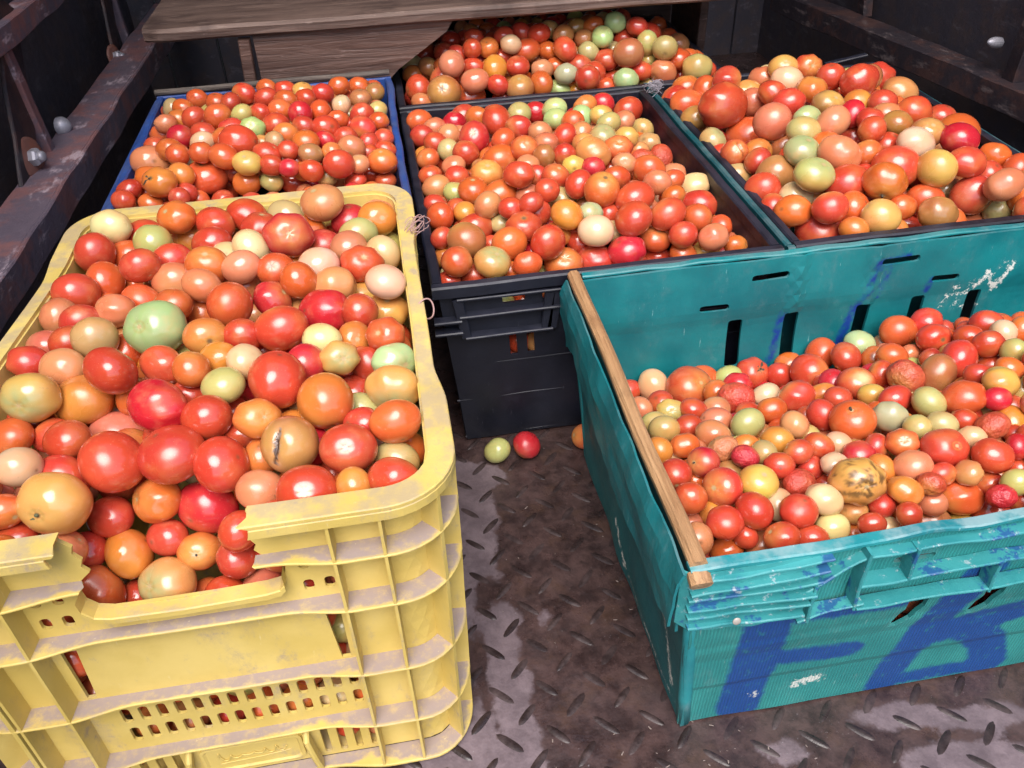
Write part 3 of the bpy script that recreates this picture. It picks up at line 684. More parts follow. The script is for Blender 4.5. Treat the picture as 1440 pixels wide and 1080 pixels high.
    for k in range(14):
        hs.append(slot(SX(-.2885+.01375*k), .1155, .0074, .0185, .003)); hs.append(slot(SX(-.2885+.01375*k), .0895, .0074, .0185, .003))
    for k in range(4):
        hs.append(slot(SX(-.1055-.0135*k), .034, .0062, .042, .003)); hs.append(slot(SX(-.3095+.0135*k), .034, .0062, .042, .003))
    panel('front_wall', fr, hs, lambda u, v, w: pt(u, w, v), .0028, .012, M['yellow'], c)
    def sideslots(L):
        out = []
        for k in range(int((L-.12)/.014)):
            for z in (.243, .118, .093): out.append(slot(.06+.014*k, z, .007, .0155, .003))
        return out
    for nm, a, L, slots in (('side_wall', lx+q2, ly+q, True), ('back_wall', lx+q+ly+q2, lx+q, False), ('side_wall', 2*lx+2*q+ly+q2, ly+q, True)):
        panel(nm, [(0, .006), (L, .006), (L, .3188), (0, .3188)], sideslots(L) if slots else [], (lambda a: lambda u, v, w: pt(a+u, w, v))(a), .0028, .014, M['yellow'], c)
    # base
    n = 60; bp = [pt(TOT*i/n, -.001, .005) for i in range(n)]
    m_ = MB(); m_.add(bp+[p+Vector((0, 0, .004)) for p in bp], [tuple(range(n))[::-1], tuple(n+i for i in range(n))]+[(i, (i+1) % n, n+(i+1) % n, n+i) for i in range(n)]); m_.build('base', M['yellow'], c)
    # rim: one band all round, interrupted by the notch in front
    sA, sB = SX(-.149), SX(-.268)+TOT
    band('rim', sA, sB, -.001, rimdep, .3185, .3225, jag=.009)
    band('rim_lip', sA+.001, sB-.004, lambda s: rimdep(s)-.0025, lambda s: rimdep(s)+.0002, .310, .3187, jag=.003)
    # horizontal ribs
    band('horizontal_rib', SX(-.154), SX(-.268)+TOT, 0, dep, hz[0]-.0013, hz[0]+.0013, jag=.004)
    for z in hz[1:]: 
        band('horizontal_rib', -.0, TOT-.0, 0, dep, z-.0013, z+.0013)
    band('base_rib', 0, TOT, 0, dep, .0015, .005)
    # lip of the hand hole
    hl = [(SX(-.138), .262), (SX(-.138), .252), (SX(-.142), .2475), (SX(-.152), .2455), (SX(-.207), .2435), (SX(-.258), .2445), (SX(-.268), .2475), (SX(-.274), .255), (SX(-.275), .264)]
    mb = MB(); V = []
    hh = []
    for i in range(len(hl)-1):
        for k in range(5): hh.append((hl[i][0]+(hl[i+1][0]-hl[i][0])*k/5, hl[i][1]+(hl[i+1][1]-hl[i][1])*k/5))
    hh.append(hl[-1])
    for (s, z) in hh:
        for (w, dz) in ((-.003, 0), (.0095, 0), (.0105, -.0008), (.0105, -.0055), (.009, -.0055), (.0085, -.003), (-.003, -.003)):
            V.append(pt(s, w, z+dz*1.0))
    mb.add(V, [(i*7+j, i*7+(j+1) % 7, (i+1)*7+(j+1) % 7, (i+1)*7+j) for i in range(len(hh)-1) for j in range(7)]+[tuple(range(7))[::-1], tuple((len(hh)-1)*7+j for j in range(7))])
    mb.build('handle_lip', M['yellow'], c)
    # vertical ribs
    def vrib(s, z0=.003, z1=.3185, t=.0011, k=1):
        d = (dep(s))*k; mb = MB(); V = []
        zs = np.linspace(z0, z1, 12)
        for z in zs:
            dd = d if z < .31 or k < 1 else rimdep(s)-.003
            V += [pt(s-t, 0, z), pt(s-t, d-.0004, z), pt(s+t, d-.0004, z), pt(s+t, 0, z)]
        mb.add(V, [(i*4+j, i*4+(j+1) % 4, (i+1)*4+(j+1) % 4, (i+1)*4+j) for i in range(11) for j in range(4)]+[(3, 2, 1, 0), (44, 45, 46, 47)]); mb.build('vertical_rib', M['yellow'], c)
    for s in (SX(-.099), SX(-.064), SX(-.3165), SX(-.3515)): vrib(s)
    for k in (1, 3, 5, 7):
        a = starts[k]; vrib(a+q*.5)
        if k != 1 or True: vrib((a+q*.98)); 
        if k in (3, 5, 7): vrib(a-.0)
    for a in (starts[2], starts[6]):
        for e in (.035, .07, ly-.07, ly-.035): vrib(a+e)
    for e in (.035, lx-.035): vrib(starts[4]+e)
    for e in (.16, .24): vrib(starts[2]+e, k=.9); vrib(starts[6]+e, k=.9)
    # maker's panel with bracket ribs and a worn, unreadable script in relief
    mb = MB(); f = lambda x, z, w: pt(SX(x), w, z)
    pts = slot(-.2075, .0335, .085, .036, .006, n=4); n = len(pts)
    V = [f(x, z, -.0005) for x, z in pts]+[f(x, z, .0022) for x, z in pts]+[f(-.2075+(x+.2075)*.94, .0335+(z-.0335)*.9, .0026) for x, z in pts]+[f(-.2075+(x+.2075)*.9, .0335+(z-.0335)*.82, .0010) for x, z in pts]
    mb.add(V, [(k*n+i, k*n+(i+1) % n, (k+1)*n+(i+1) % n, (k+1)*n+i) for k in range(3) for i in range(n)]+[tuple(3*n+i for i in range(n))]); mb.build('maker_panel', M['yellow'], c)
    mb = MB(); pth = []
    for i in range(90):
        u = i/89; x = -.238+.058*u; z = .034+.0045*math.sin(u*38)*(.6+.4*math.cos(u*7))+(.004*math.exp(-((u-.04)/.05)**2)); pth.append(f(x+.0012*math.cos(u*38), z+.003*u, .0018))
    sweep(mb, pth, circprof(.0006, 5), up=(0, 1, 0)); mb.build('script_relief', M['yellow'], c)
    mb = MB(); sweep(mb, [f(-.236, .027, .0016), f(-.2, .0285, .0016), f(-.176, .031, .0016)], circprof(.0005, 5), up=(0, 1, 0)); mb.build('script_underline', M['yellow'], c)
    for (xa, xb) in ((-.256, -.262), (-.159, -.153)):
        mb = MB(); sweep(mb, [f(xa, .056, .001), f(xa, .05, .007), f((xa+xb)/2, .03, .009), f(xb, .008, .009)], rectprof(.005, .011, .0015), up=(0, 1, 0)); mb.build('bracket_rib', M['yellow'], c)
    return c
CR_Y = build_yellow()

# ------------------------------------------------------------------ tomatoes traced from the photograph
# one entry: x y rx ry colour [stem x, stem y] [flags], in the coordinates of an enlarged crop
DATA = {}
DATA['yellow'] = (0, 240, 2.25, """
1160,100,62,48,k;1015,130,70,48,k,-.3,-.6;1130,155,44,36,d;1212,170,45,40,a,.4,.1;920,165,42,25,l;990,182,48,38,o;1045,210,38,30,r;785,150,62,45,r;825,185,48,40,r
680,172,52,44,r;567,168,60,48,o,-.4,-.3;365,185,64,54,p;485,232,50,48,l;440,205,36,30,r;580,230,50,36,a;570,262,45,28,r;295,262,60,64,r;400,275,50,42,o;455,315,42,34,r
675,240,48,40,r;785,250,58,60,p;725,282,34,36,p,.3,-.3;920,228,80,58,d,.3,.1;1140,210,48,42,l;1225,225,45,35,l;1100,245,52,50,k;1245,265,48,50,p;1025,250,35,28,r
935,280,46,36,a;1008,305,66,48,p;1145,300,70,60,r,.3,-.3;1240,370,65,56,p;870,320,60,42,o,0,-.1,s;940,355,44,44,o;875,397,58,56,d;1058,372,70,52,k;240,382,70,62,r
330,360,38,45,o;405,355,60,45,o,-.3,.8;540,362,72,44,k;650,312,72,52,o,.15,-.5;535,300,50,34,r;640,385,42,30,k;770,330,46,30,k;770,355,50,30,k;725,425,70,72,o
645,430,32,46,o;1245,445,70,56,y,.1,-.6;1140,448,48,48,r;1160,410,24,20,y;1040,452,86,68,d;485,503,98,90,g,-.2,0,L;545,440,68,48,o;470,410,52,30,o;360,450,62,44,k
255,482,50,38,r;185,485,32,40,k;313,540,70,68,l;155,560,46,40,k;215,552,42,38,r;650,530,70,56,a,.5,.3,s;775,525,55,50,r;885,500,85,72,r;1020,545,60,40,p
1130,540,42,54,a,.4,0;1218,535,64,58,o,-.3,-.1;1300,560,36,40,o;90,618,62,52,r;215,640,74,56,k;350,650,82,76,r;515,622,72,52,r;605,640,55,54,o;690,600,52,40,a
775,605,52,52,p;705,685,70,56,l;965,610,62,62,d;1080,600,64,50,y,.4,.1,L;1265,610,72,50,g,.7,.2,L;1170,620,32,30,r;110,728,92,80,y,0,.4,L;275,755,92,70,a;280,640,35,45,o
405,710,48,58,o;505,750,98,80,d;655,795,80,72,r;880,660,90,92,r;1035,728,90,90,a,,,B;1145,700,56,90,r;1255,695,86,64,y,0,.8,L;810,788,74,60,a,.6,-.1;600,715,30,20,r
50,835,72,55,o,-.6,-.5;165,840,50,46,r;340,820,92,62,k;205,880,75,58,r;1255,815,82,68,o;1150,815,42,28,r;915,865,92,92,b,-.2,0,X;745,840,55,40,r;710,925,84,90,r
820,905,30,52,a;1100,880,92,76,r,.1,-.1;550,890,106,94,r;355,918,98,98,r;195,965,85,72,r;60,940,72,64,p;1315,880,28,40,o;1265,912,72,36,l;1248,975,86,72,r;1120,1000,48,52,a
825,1012,76,62,k;970,1015,98,84,r,.1,-.1,S;395,572,26,28,o;1320,490,20,26,r;60,560,24,30,o;130,690,30,20,o
""")
DATA['yellow2'] = (0, 680, 2.057, """
20,85,62,52,o;157,70,105,74,y,-.1,.3,C;50,165,60,38,r;170,190,80,64,k;270,180,52,52,r;325,118,68,60,r;457,46,72,70,o,-.7,-.1;597,80,90,78,d;475,168,62,55,r;378,198,62,72,a
585,195,62,55,a,.1,0,T;690,150,58,60,r;315,292,64,80,o;390,325,40,45,r;495,285,84,74,y,-.4,-.1,L;675,270,92,64,k;790,285,30,26,r;585,330,50,26,o;-10,260,40,40,o
""")
DATA['teal'] = (860, 420, 2.483, """
135,297,54,58,p;288,222,54,45,o;272,312,84,76,r,.4,-.3;170,365,40,40,r;205,392,48,40,y,0,0,L;100,388,42,44,k;65,335,25,20,r;150,440,50,38,l;183,458,56,46,l;270,448,42,34,r
290,395,35,28,r;365,335,28,32,o;360,390,45,32,k;408,280,42,32,l;497,258,56,56,r,.3,-.2,C;440,310,50,30,d;435,352,66,52,r,,,W;578,265,48,44,r;600,215,44,28,o;540,338,48,38,p
650,340,66,56,r;690,255,64,65,r,.7,.3;725,185,54,58,o;825,205,54,54,r;868,158,54,48,g;770,290,42,42,d;852,298,66,52,r,0,-.5,P;730,345,28,24,a;792,350,46,38,r;910,340,45,38,y
912,215,30,36,a;975,205,54,44,o;1000,122,64,44,o;1100,85,55,38,r;1125,138,62,52,r,.2,.2,s;940,262,44,48,r;1035,270,62,60,r,,,W;1130,258,60,70,b;1212,215,60,70,r;1312,90,60,50,r
1370,120,38,40,p;1248,140,38,28,r;1310,180,55,42,r;1310,215,42,38,r;1402,186,40,44,l;1425,120,22,25,o;1280,278,45,28,r;1390,255,50,32,o;1362,300,66,46,y;1440,310,22,35,l
1350,355,50,40,d;1230,345,72,64,o;990,352,60,50,r,.8,.3;1108,362,58,56,l;970,412,60,54,g;838,425,78,72,o,-.3,-.6,T;735,405,52,56,r;560,388,54,46,o;475,437,60,56,l;365,430,55,40,k
638,440,50,50,k;255,512,52,44,o;165,530,48,50,a;355,485,62,40,k;390,525,54,46,k,,,W;460,562,42,34,d,,,W;470,520,48,36,a;580,498,58,52,a;530,545,30,30,l;660,545,52,42,r
725,515,55,45,r;800,518,46,32,p;875,555,58,44,d;930,520,35,38,r;1065,450,44,44,l;1155,445,55,42,l;1240,435,38,28,r;1012,505,58,48,o,-.3,-.3;1170,530,82,66,r,.2,-.2;1212,560,40,38,o
1258,490,50,38,p;1325,445,58,52,r,,,W;1330,560,72,58,r;1420,430,54,64,a;1428,535,30,35,d;1425,595,45,26,r;225,612,58,54,r,0,.7;318,578,56,54,d,-.8,0,T;385,662,68,70,r,-.7,0;420,600,45,30,b
518,645,70,62,y,.1,-.6;590,588,54,46,r;650,640,60,48,r,,,W;690,585,42,42,r;780,585,52,44,p;855,662,100,72,y,0,.2,X2;945,590,44,56,a;1045,590,66,52,k;1160,620,50,38,r,.5,.5,T;1240,625,42,42,k
1330,645,50,34,r;1410,645,52,50,l;280,705,62,58,r;400,790,66,60,r;495,752,66,66,r;590,720,50,60,p;652,745,68,60,r,,,D;745,712,66,52,p;735,650,28,28,r;770,790,60,44,p
850,745,40,30,y;955,730,38,36,r;1020,680,62,50,a;1118,665,42,38,r,,,W;1225,695,76,54,o;1355,700,46,36,d,,,W;1035,755,45,42,r;1120,720,52,34,k;1118,765,70,36,b;1335,738,70,36,r
1215,760,40,26,y;905,790,50,40,r;970,790,28,26,p;855,805,48,28,o;300,840,45,62,k;290,785,42,26,k;345,750,28,30,a;405,872,58,34,o;370,905,60,30,r;515,858,60,40,b
590,835,62,50,r;695,835,62,48,r;460,830,30,30,r;990,808,35,22,r;295,640,25,20,o;1440,710,30,30,r;1470,640,40,40,a;1480,480,50,50,r;1500,560,50,48,o;1480,380,48,48,k;1500,700,55,45,r
1490,290,46,44,o;1480,210,44,44,r;1540,620,50,50,r;1550,400,50,50,a;1560,500,50,50,r;1560,300,50,50,o
""")
DATA['middle'] = (500, 0, 2.572, """
225,440,48,42,o,-.6,0;228,495,46,42,r;385,405,52,50,r;440,425,38,32,a;490,385,46,38,r;510,435,48,58,r;595,410,44,42,l,0,-.5,T;655,405,42,36,d;715,395,46,40,g;725,435,30,26,g
785,440,38,35,o;830,425,26,32,g;830,390,34,26,a;893,378,40,36,d;955,365,34,28,r;985,400,54,48,r;885,420,42,36,y;915,445,45,40,l;968,440,38,36,k;1038,470,42,40,l
350,450,38,30,d;430,500,56,62,d,-.1,-.1;338,488,42,40,k;290,470,35,30,k;285,525,45,40,r;335,545,36,38,l;235,565,32,32,a;260,575,42,40,o,-.6,-.1;400,555,50,40,r;355,600,40,34,k
535,505,44,44,o;590,465,50,38,r;605,540,52,48,o,.2,-.2;668,480,45,40,k;690,520,45,36,k;760,490,42,46,r;812,485,36,38,k;825,525,42,28,y;895,495,50,48,l,.2,-.5,L;980,500,42,32,y
1060,520,44,34,l;950,540,55,42,o,0,-.3;860,565,66,40,y;682,565,42,42,b;755,560,40,38,r;1040,575,42,36,r,,,W;1105,570,44,48,r,,,W;970,590,45,38,k,0,.2;1060,625,60,36,o;475,625,60,50,a,.1,-.4,L
530,580,64,46,o;590,650,58,48,r;625,600,42,32,k;270,635,44,38,r;370,640,46,38,r;292,680,52,42,k;360,700,36,28,l;718,635,52,44,r,.3,-.5;790,610,38,26,y;858,605,40,34,d
660,645,26,26,r;805,675,46,54,r;945,640,50,42,r;888,690,66,64,o,.1,-.5,s;1090,660,52,44,k;1150,635,45,30,k;1148,655,36,28,o;1222,680,58,42,p;425,690,56,52,o,0,-.7;290,740,42,36,r
362,760,36,42,r;310,782,50,52,o;478,752,50,50,k;395,775,30,28,a;535,710,64,36,o;615,690,44,34,k;560,760,46,40,r;640,750,46,40,r;750,712,54,40,l;760,785,60,56,a
700,690,46,44,r;655,770,40,50,r;852,770,46,40,g,.5,-.2,T;440,820,68,56,r;398,870,72,66,b;605,820,68,58,r,0,-.5,s;560,875,66,60,o;675,820,25,20,d;705,885,64,64,r;735,840,52,42,a
870,845,66,58,p;800,880,35,46,r;1010,718,72,62,r;1000,800,68,66,r;1125,788,66,60,r;1240,750,66,52,r;1235,788,54,52,o;1150,708,42,38,o;920,780,40,35,r;935,840,24,24,l
1320,820,42,45,o;1185,858,52,48,r;1090,865,56,44,o,.2,-.6;1290,870,58,46,k;978,905,70,52,d;1090,910,56,38,r;1185,915,50,26,o;1275,908,50,24,y;1375,895,40,26,o;310,870,40,40,r
318,915,36,36,a;365,958,58,56,o;495,955,68,60,y,.3,-.5,L;618,958,54,46,o;745,945,72,52,o,0,-.3;878,935,72,50,r;560,992,50,26,o;430,1000,50,30,r;340,1022,46,24,r;520,800,40,30,l
""")
DATA['far'] = (600, 0, 3.27, """
110,185,48,40,r;215,180,40,34,r;205,230,45,45,r;80,240,50,44,r;285,222,50,48,a,-.2,-.2,s;355,168,46,34,r;390,208,50,42,p;440,155,36,32,r;515,170,54,40,r;455,232,66,50,o
545,230,45,40,o;635,235,56,58,r;560,150,30,28,l;625,170,50,48,b;700,140,46,38,b;760,125,36,30,o;725,185,38,34,k;748,240,50,45,l;810,175,50,52,g,.1,-.6,L;870,115,52,36,g
900,150,45,32,y;895,185,45,32,r;975,130,52,45,r;1005,155,60,42,r;1060,130,30,30,o;1020,208,50,54,l;1110,180,45,32,o;1095,235,60,52,l;1188,198,50,48,k;935,255,72,66,b
860,222,45,38,l;820,285,60,48,r;700,300,66,55,r;780,335,45,48,r;740,365,60,56,r;600,290,45,40,o;520,285,45,38,b;420,305,56,50,r;315,315,56,62,a;110,305,60,64,k
215,310,55,44,r;345,265,50,32,r;150,250,48,38,r;530,325,52,42,k;635,355,55,44,g;615,405,58,44,g;525,385,54,58,o;432,405,66,62,b,-.1,-.5;330,400,50,46,r;345,450,50,26,r
215,385,66,58,k;195,435,80,46,o;845,340,48,36,r;915,370,60,48,g;810,400,52,36,o;980,320,54,44,r;1085,318,64,52,k;1150,285,60,46,o;1210,270,35,30,o;1265,275,45,32,o
1165,325,34,40,r;1245,320,70,52,l;1010,370,35,24,l;1020,272,26,34,l;700,425,35,22,a;-65,297,52,48,p;-9,248,56,50,r;10,308,48,44,b;-65,350,50,36,a;-38,410,54,64,r;78,430,80,76,b,-.1,.1,s;90,355,70,40,r;-10,500,50,24,k;1300,330,24,34,r
""")
DATA['right'] = (900, 60, 2.667, """
82,218,44,38,r;168,180,46,38,o;245,182,46,52,o;172,235,65,56,o;336,150,55,52,r;445,105,56,44,p;455,148,45,38,k;395,188,60,46,y;530,110,42,28,y,-.1,-.2,T;628,100,56,42,r,.1,.2
550,155,62,40,p;716,130,45,38,r;645,178,58,46,a;498,195,50,38,r;555,230,62,46,r;820,155,72,50,r;858,140,34,36,b;950,155,68,44,r;1020,185,48,32,a;1010,205,68,48,k
1045,230,32,28,l;905,225,55,50,r;825,230,55,42,a;705,232,62,52,b,.3,-.3,L;628,290,55,42,g;730,300,64,62,k;805,280,48,54,d;860,300,40,38,r;920,275,50,42,k;1025,265,70,62,r
960,305,58,46,b;1130,280,50,42,r;1235,335,78,72,o;1195,360,72,62,d;1230,460,72,60,r;1030,385,72,58,p;1080,345,65,48,b,0,-.3;1345,435,60,50,o;1405,470,56,60,o;1345,545,72,62,k
1255,580,86,64,r,,,s;1110,485,72,70,y;325,255,95,76,r;235,265,30,50,k;400,225,50,50,k;165,300,48,38,b;500,305,72,68,k;200,340,35,26,k;250,370,48,48,l,.5,-.6,L;380,350,82,48,o
355,415,50,50,r,0,0,X3;305,430,45,42,r;435,410,52,46,a;540,380,55,42,b;610,345,66,46,l;610,410,68,62,g,.2,-.6,L;690,390,45,36,o;755,440,80,58,k;805,345,70,44,r;870,340,35,35,r
845,420,45,40,o;920,375,50,40,r;510,490,75,72,b;440,455,50,50,r;460,550,68,65,r;655,510,78,60,l,.3,-.5,L;355,495,48,42,l;765,530,82,62,r;595,575,66,44,p;575,635,70,58,o
708,632,68,60,r;680,702,92,54,r;815,620,50,65,o;800,710,45,30,a;895,650,74,68,y;925,525,82,62,o,-.3,.9,T;950,470,90,78,r;985,620,50,40,o;1010,680,75,42,r;1070,600,72,58,o
1105,640,72,58,b;1240,650,76,48,k;1180,555,50,42,l;1350,620,40,44,l;1430,600,44,60,o;1300,500,40,40,r;500,630,28,30,r;1440,690,40,30,r;1470,520,40,50,o;1480,650,50,50,r
""")
DATA['blue'] = (100, 80, 2.88, """
700,148,50,42,r;795,120,38,26,o;790,165,48,40,r;870,135,40,34,r;1018,150,46,38,r;940,155,28,14,y;1088,130,40,34,o;1168,120,42,36,o;1228,145,38,38,b;1172,170,45,36,b
1095,195,34,42,p;1100,165,45,26,r;1240,220,40,38,l;410,218,22,28,l;458,210,45,36,o;508,180,36,26,o;498,248,48,46,r;595,238,55,50,o;590,192,40,24,o;645,192,26,26,r
692,232,44,40,l;730,292,54,44,g,0,0;770,228,42,38,r;870,180,50,40,o;845,215,50,40,o;830,275,56,44,r;930,232,50,50,d;945,172,36,30,r;1010,218,44,46,o;1080,255,45,38,o
1180,235,50,48,r;1180,295,58,46,r;1030,292,56,42,r;945,285,48,36,r;868,322,54,38,a;950,345,56,46,o;1030,345,40,28,d;1110,325,50,42,r;1205,350,42,40,r;1250,275,36,32,o
1265,335,34,32,r;1260,305,32,24,k;1140,378,58,42,k;1195,395,35,30,r;1270,378,36,30,r;440,325,54,50,d;432,262,30,26,a;385,280,45,38,k;375,315,50,30,o;340,365,45,36,r
395,380,55,46,o;440,405,48,46,o;535,315,52,38,r;535,355,50,32,p;610,325,40,40,o;660,310,60,40,r;685,360,78,50,r;770,362,30,24,y;820,345,40,40,l;530,405,48,44,o
615,415,60,54,o;712,445,60,50,y,0,-.4;800,400,58,44,r;810,450,50,40,r;880,388,44,38,r;885,455,45,38,d;970,392,50,42,b;975,465,52,42,r;900,420,36,32,r;1055,385,42,40,a
1085,440,64,56,r;1165,445,36,34,k;1258,438,60,50,o,0,-.6;1220,465,50,32,r;330,432,76,52,k;460,430,34,30,l;445,490,54,48,a;320,495,58,44,o;365,525,72,48,a,-.3,-.1,C;560,492,86,58,o,0,-.6,s
465,540,36,20,k;585,525,64,30,r;710,502,60,36,o;812,495,50,34,l;900,490,58,30,r;1040,492,38,20,l;235,550,52,32,r;640,470,32,28,r;1270,490,40,30,r;1150,490,44,30,r
200,590,50,36,r;330,585,50,36,o;440,570,44,34,r;1300,440,24,30,r
""")
DATA['floor'] = (550, 350, 3.086, """
461,875,58,55,l;588,852,60,59,d,,,D;838,815,55,56,o
""")
# heap surface (height of the tomatoes' centres) in each crate, and the inside of each crate
def sstep(a, b, x): t = max(0, min(1, (x-a)/(b-a))); return t*t*(3-2*t)
def edge(x, y, b): return min(x-b[0], b[1]-x, y-b[2], b[3]-y)
CR = {
 'yellow': dict(box=(-.389, -.0275, -.3695, .094), H=.325, xl=lambda y: -.0075-.3815*(.359+.041*max(0, min(1, -y/.39))**1.15)/.4+.003, name='yellow crate', h=lambda x, y: .309+.014*sstep(.02, .08, y)+.016*sstep(0, .12, edge(x, y, (-.37, -.0275, -.3695, .094)))-.098*sstep(-.265, -.345, y)*math.exp(-((x+.225)/.062)**2)),
 'teal': dict(box=(.155, .683, -.409, -.024), H=.246, name='front teal crate', h=lambda x, y: .104+.099*sstep(-.02, -.33, y)+.055*sstep(.36, .62, x)*sstep(-.4, -.05, y)+.018*math.sin(math.pi*max(0, min(1, (-.02-y)/.39)))),
 'middle': dict(box=(.009, .391, .009, .542), H=.246, name='middle black crate', h=lambda x, y: .232+.046*sstep(0, .13, edge(x, y, (.009, .391, .009, .542)))+.014*sstep(.1, .0, x)-.012*sstep(.3, .39, x)),
 'far': dict(box=(.009, .547, .562, .946), H=.248, name='far black crate', h=lambda x, y: .245+.075*sstep(0, .17, edge(x, y, (.009, .547, .562, .946)))),
 'right': dict(box=(.414, .803, .009, .566), H=.246, name='right-hand crate', h=lambda x, y: .24+.055*sstep(0, .14, edge(x, y, (.414, .803, .009, .566)))+.0*x),
 'blue': dict(box=(-.357, -.015, .144, .588), H=.287, name='blue crate', h=lambda x, y: .289+.034*sstep(0, .12, edge(x, y, (-.357, -.015, .144, .588)))),
}
PAL = {'r': (.48, .048, .024), 'd': (.47, .018, .028), 'o': (.55, .105, .024), 'a': (.59, .20, .036), 'k': (.56, .20, .092), 'y': (.60, .35, .085), 'p': (.64, .45, .26), 'l': (.42, .345, .13), 'g': (.35, .42, .19), 'b': (.37, .165, .055)}
WORD = {'r': 'red', 'd': 'crimson', 'o': 'orange-red', 'a': 'orange', 'k': 'salmon pink', 'y': 'yellow-orange', 'p': 'pale cream', 'l': 'olive', 'g': 'pale green', 'b': 'brownish orange'}
FLAGW = {'W': 'wrinkled', 'X': 'split scarred', 'X2': 'rotten blotched', 'X3': 'cracked', 'C': 'calyx-topped', 'L': 'green-shouldered', 'T': 'stalked', 's': 'scarred', 'S': 'pale-scarred', 'P': 'pale-patched', 'D': 'dimpled', 'B': 'blushed'}
T = []
for key, (ox, oy, sc, txt) in DATA.items():
    cr = 'yellow' if key == 'yellow2' else key
    for e in txt.replace('\n', ';').split(';'):
        if not e.strip(): continue
        f = e.split(','); x, y, rx, ry = [float(v) for v in f[:4]]
        st = (float(f[5]), float(f[6])) if len(f) > 6 and f[5] else None
        fl = f[7] if len(f) > 7 else ''
        T.append(dict(cr=cr, px=ox+x/sc, py=oy+y/sc, rx=rx/sc, ry=ry/sc, c=f[4], st=st, fl=fl, vx=rx/sc, vy=ry/sc))
for t in T:   # a partly hidden fruit is rounder than what shows of it
    a = t['rx']/t['ry']
    t['rx'] *= 1.005; t['ry'] *= 1.005
    if a > 1.2: n = t['rx']/1.16; t['py'] -= (n-t['ry'])*.75; t['ry'] = n
    elif a < .88: n = t['ry']*.92; t['rx'] = n
    t['full'] = min(a, 1/a)*(.6+.4*min(1, t['vx']/18))
    MED = {'yellow': 31, 'teal': 22, 'middle': 19, 'far': 16, 'right': 23, 'blue': 17, 'floor': 10}[t['cr']]
    mn = MED*.84/math.sqrt(t['rx']*t['ry'])
    if mn > 1: t['rx'] *= mn; t['ry'] *= mn; t['full'] *= .8; t['py'] -= (mn-1)*5
    t['R0'] = (t['rx']+t['ry'])/2
    if t['cr'] == 'floor':
        R = .02
        for _ in range(8):
            C = un_z(t['px'], t['py'], R*.96); z = (C-CAM)@FW; R = t['R0']*z/F_PX
        t['C'] = C; t['R'] = R; continue
    h = CR[t['cr']]['h']; b = CR[t['cr']]['box']; z = .3
    for _ in range(14):
        C = un_z(t['px'], t['py'], z); z = z*.4+.6*h(min(max(C[0], b[0]+.015), b[1]-.015), min(max(C[1], b[2]+.015), b[3]-.015))
    t['C'] = C
def radius(t): return t['R0']*((t['C']-CAM)@FW)/F_PX
for key in CR:
    L = [t for t in T if t['cr'] == key]; n = len(L); b = CR[key]['box']; H = CR[key]['H']
    C = np.array([t['C'] for t in L]); pri = np.array([t['full'] for t in L]); pyy = np.array([t['py'] for t in L])
    pri = pri+.012*(pyy-pyy.mean())/10+np.array([.35 if t['fl'] in ('X', 'X2', 'X3', 'C', 'L', 'S', 'T') else 0 for t in L])
    C0 = C.copy()
    for it in range(160):
        R = np.array([t['R0'] for t in L])*((C-CAM)@FW)/F_PX
        D = C[:, None]-C[None]; dist = np.sqrt((D**2).sum(-1))+1e-9; ov = .89*(R[:, None]+R[None])-dist; np.fill_diagonal(ov, -1)
        ii, jj = np.where(np.triu(ov > 0))
        dirs = (C-CAM)/np.linalg.norm(C-CAM, axis=1)[:, None]
        mv = np.zeros_like(C)
        for i, j in zip(ii, jj):
            o = ov[i, j]*.5; f, k = (i, j) if pri[i] > pri[j] else (j, i)
            mv[f] -= dirs[f]*o*.22; mv[k] += dirs[k]*o*.8
            d = D[f, k]/dist[f, k]; lat = d-dirs[f]*(d@dirs[f]); mv[f] += lat*o*.12; mv[k] -= lat*o*.2
        C += np.clip(mv, -.006, .006)
        # do not leave the crate through a wall, nor float
        hh = np.array([CR[key]['h'](min(max(c[0], b[0]), b[1]), min(max(c[1], b[2]), b[3])) for c in C])
        ex = C[:, 2]-(hh+.022); k = ex > 0; C[k] += dirs[k]*(ex[k]/np.maximum(.35, -dirs[k][:, 2]))[:, None]*.5
        low = C[:, 2] < H+.35*R
        for a in (0, 1):
            lo = (b[a*2] if a or 'xl' not in CR[key] else np.array([CR[key]['xl'](c[1]) for c in C]))+R*.97; hi = b[a*2+1]-R*.97
            C[:, a] = np.where(low, np.clip(C[:, a], lo, hi), np.clip(C[:, a], lo-R*.6, b[a*2+1]-R*.25))
    for t, c in zip(L, C): t['C'] = c; t['R'] = radius(t)
MAXR = .05

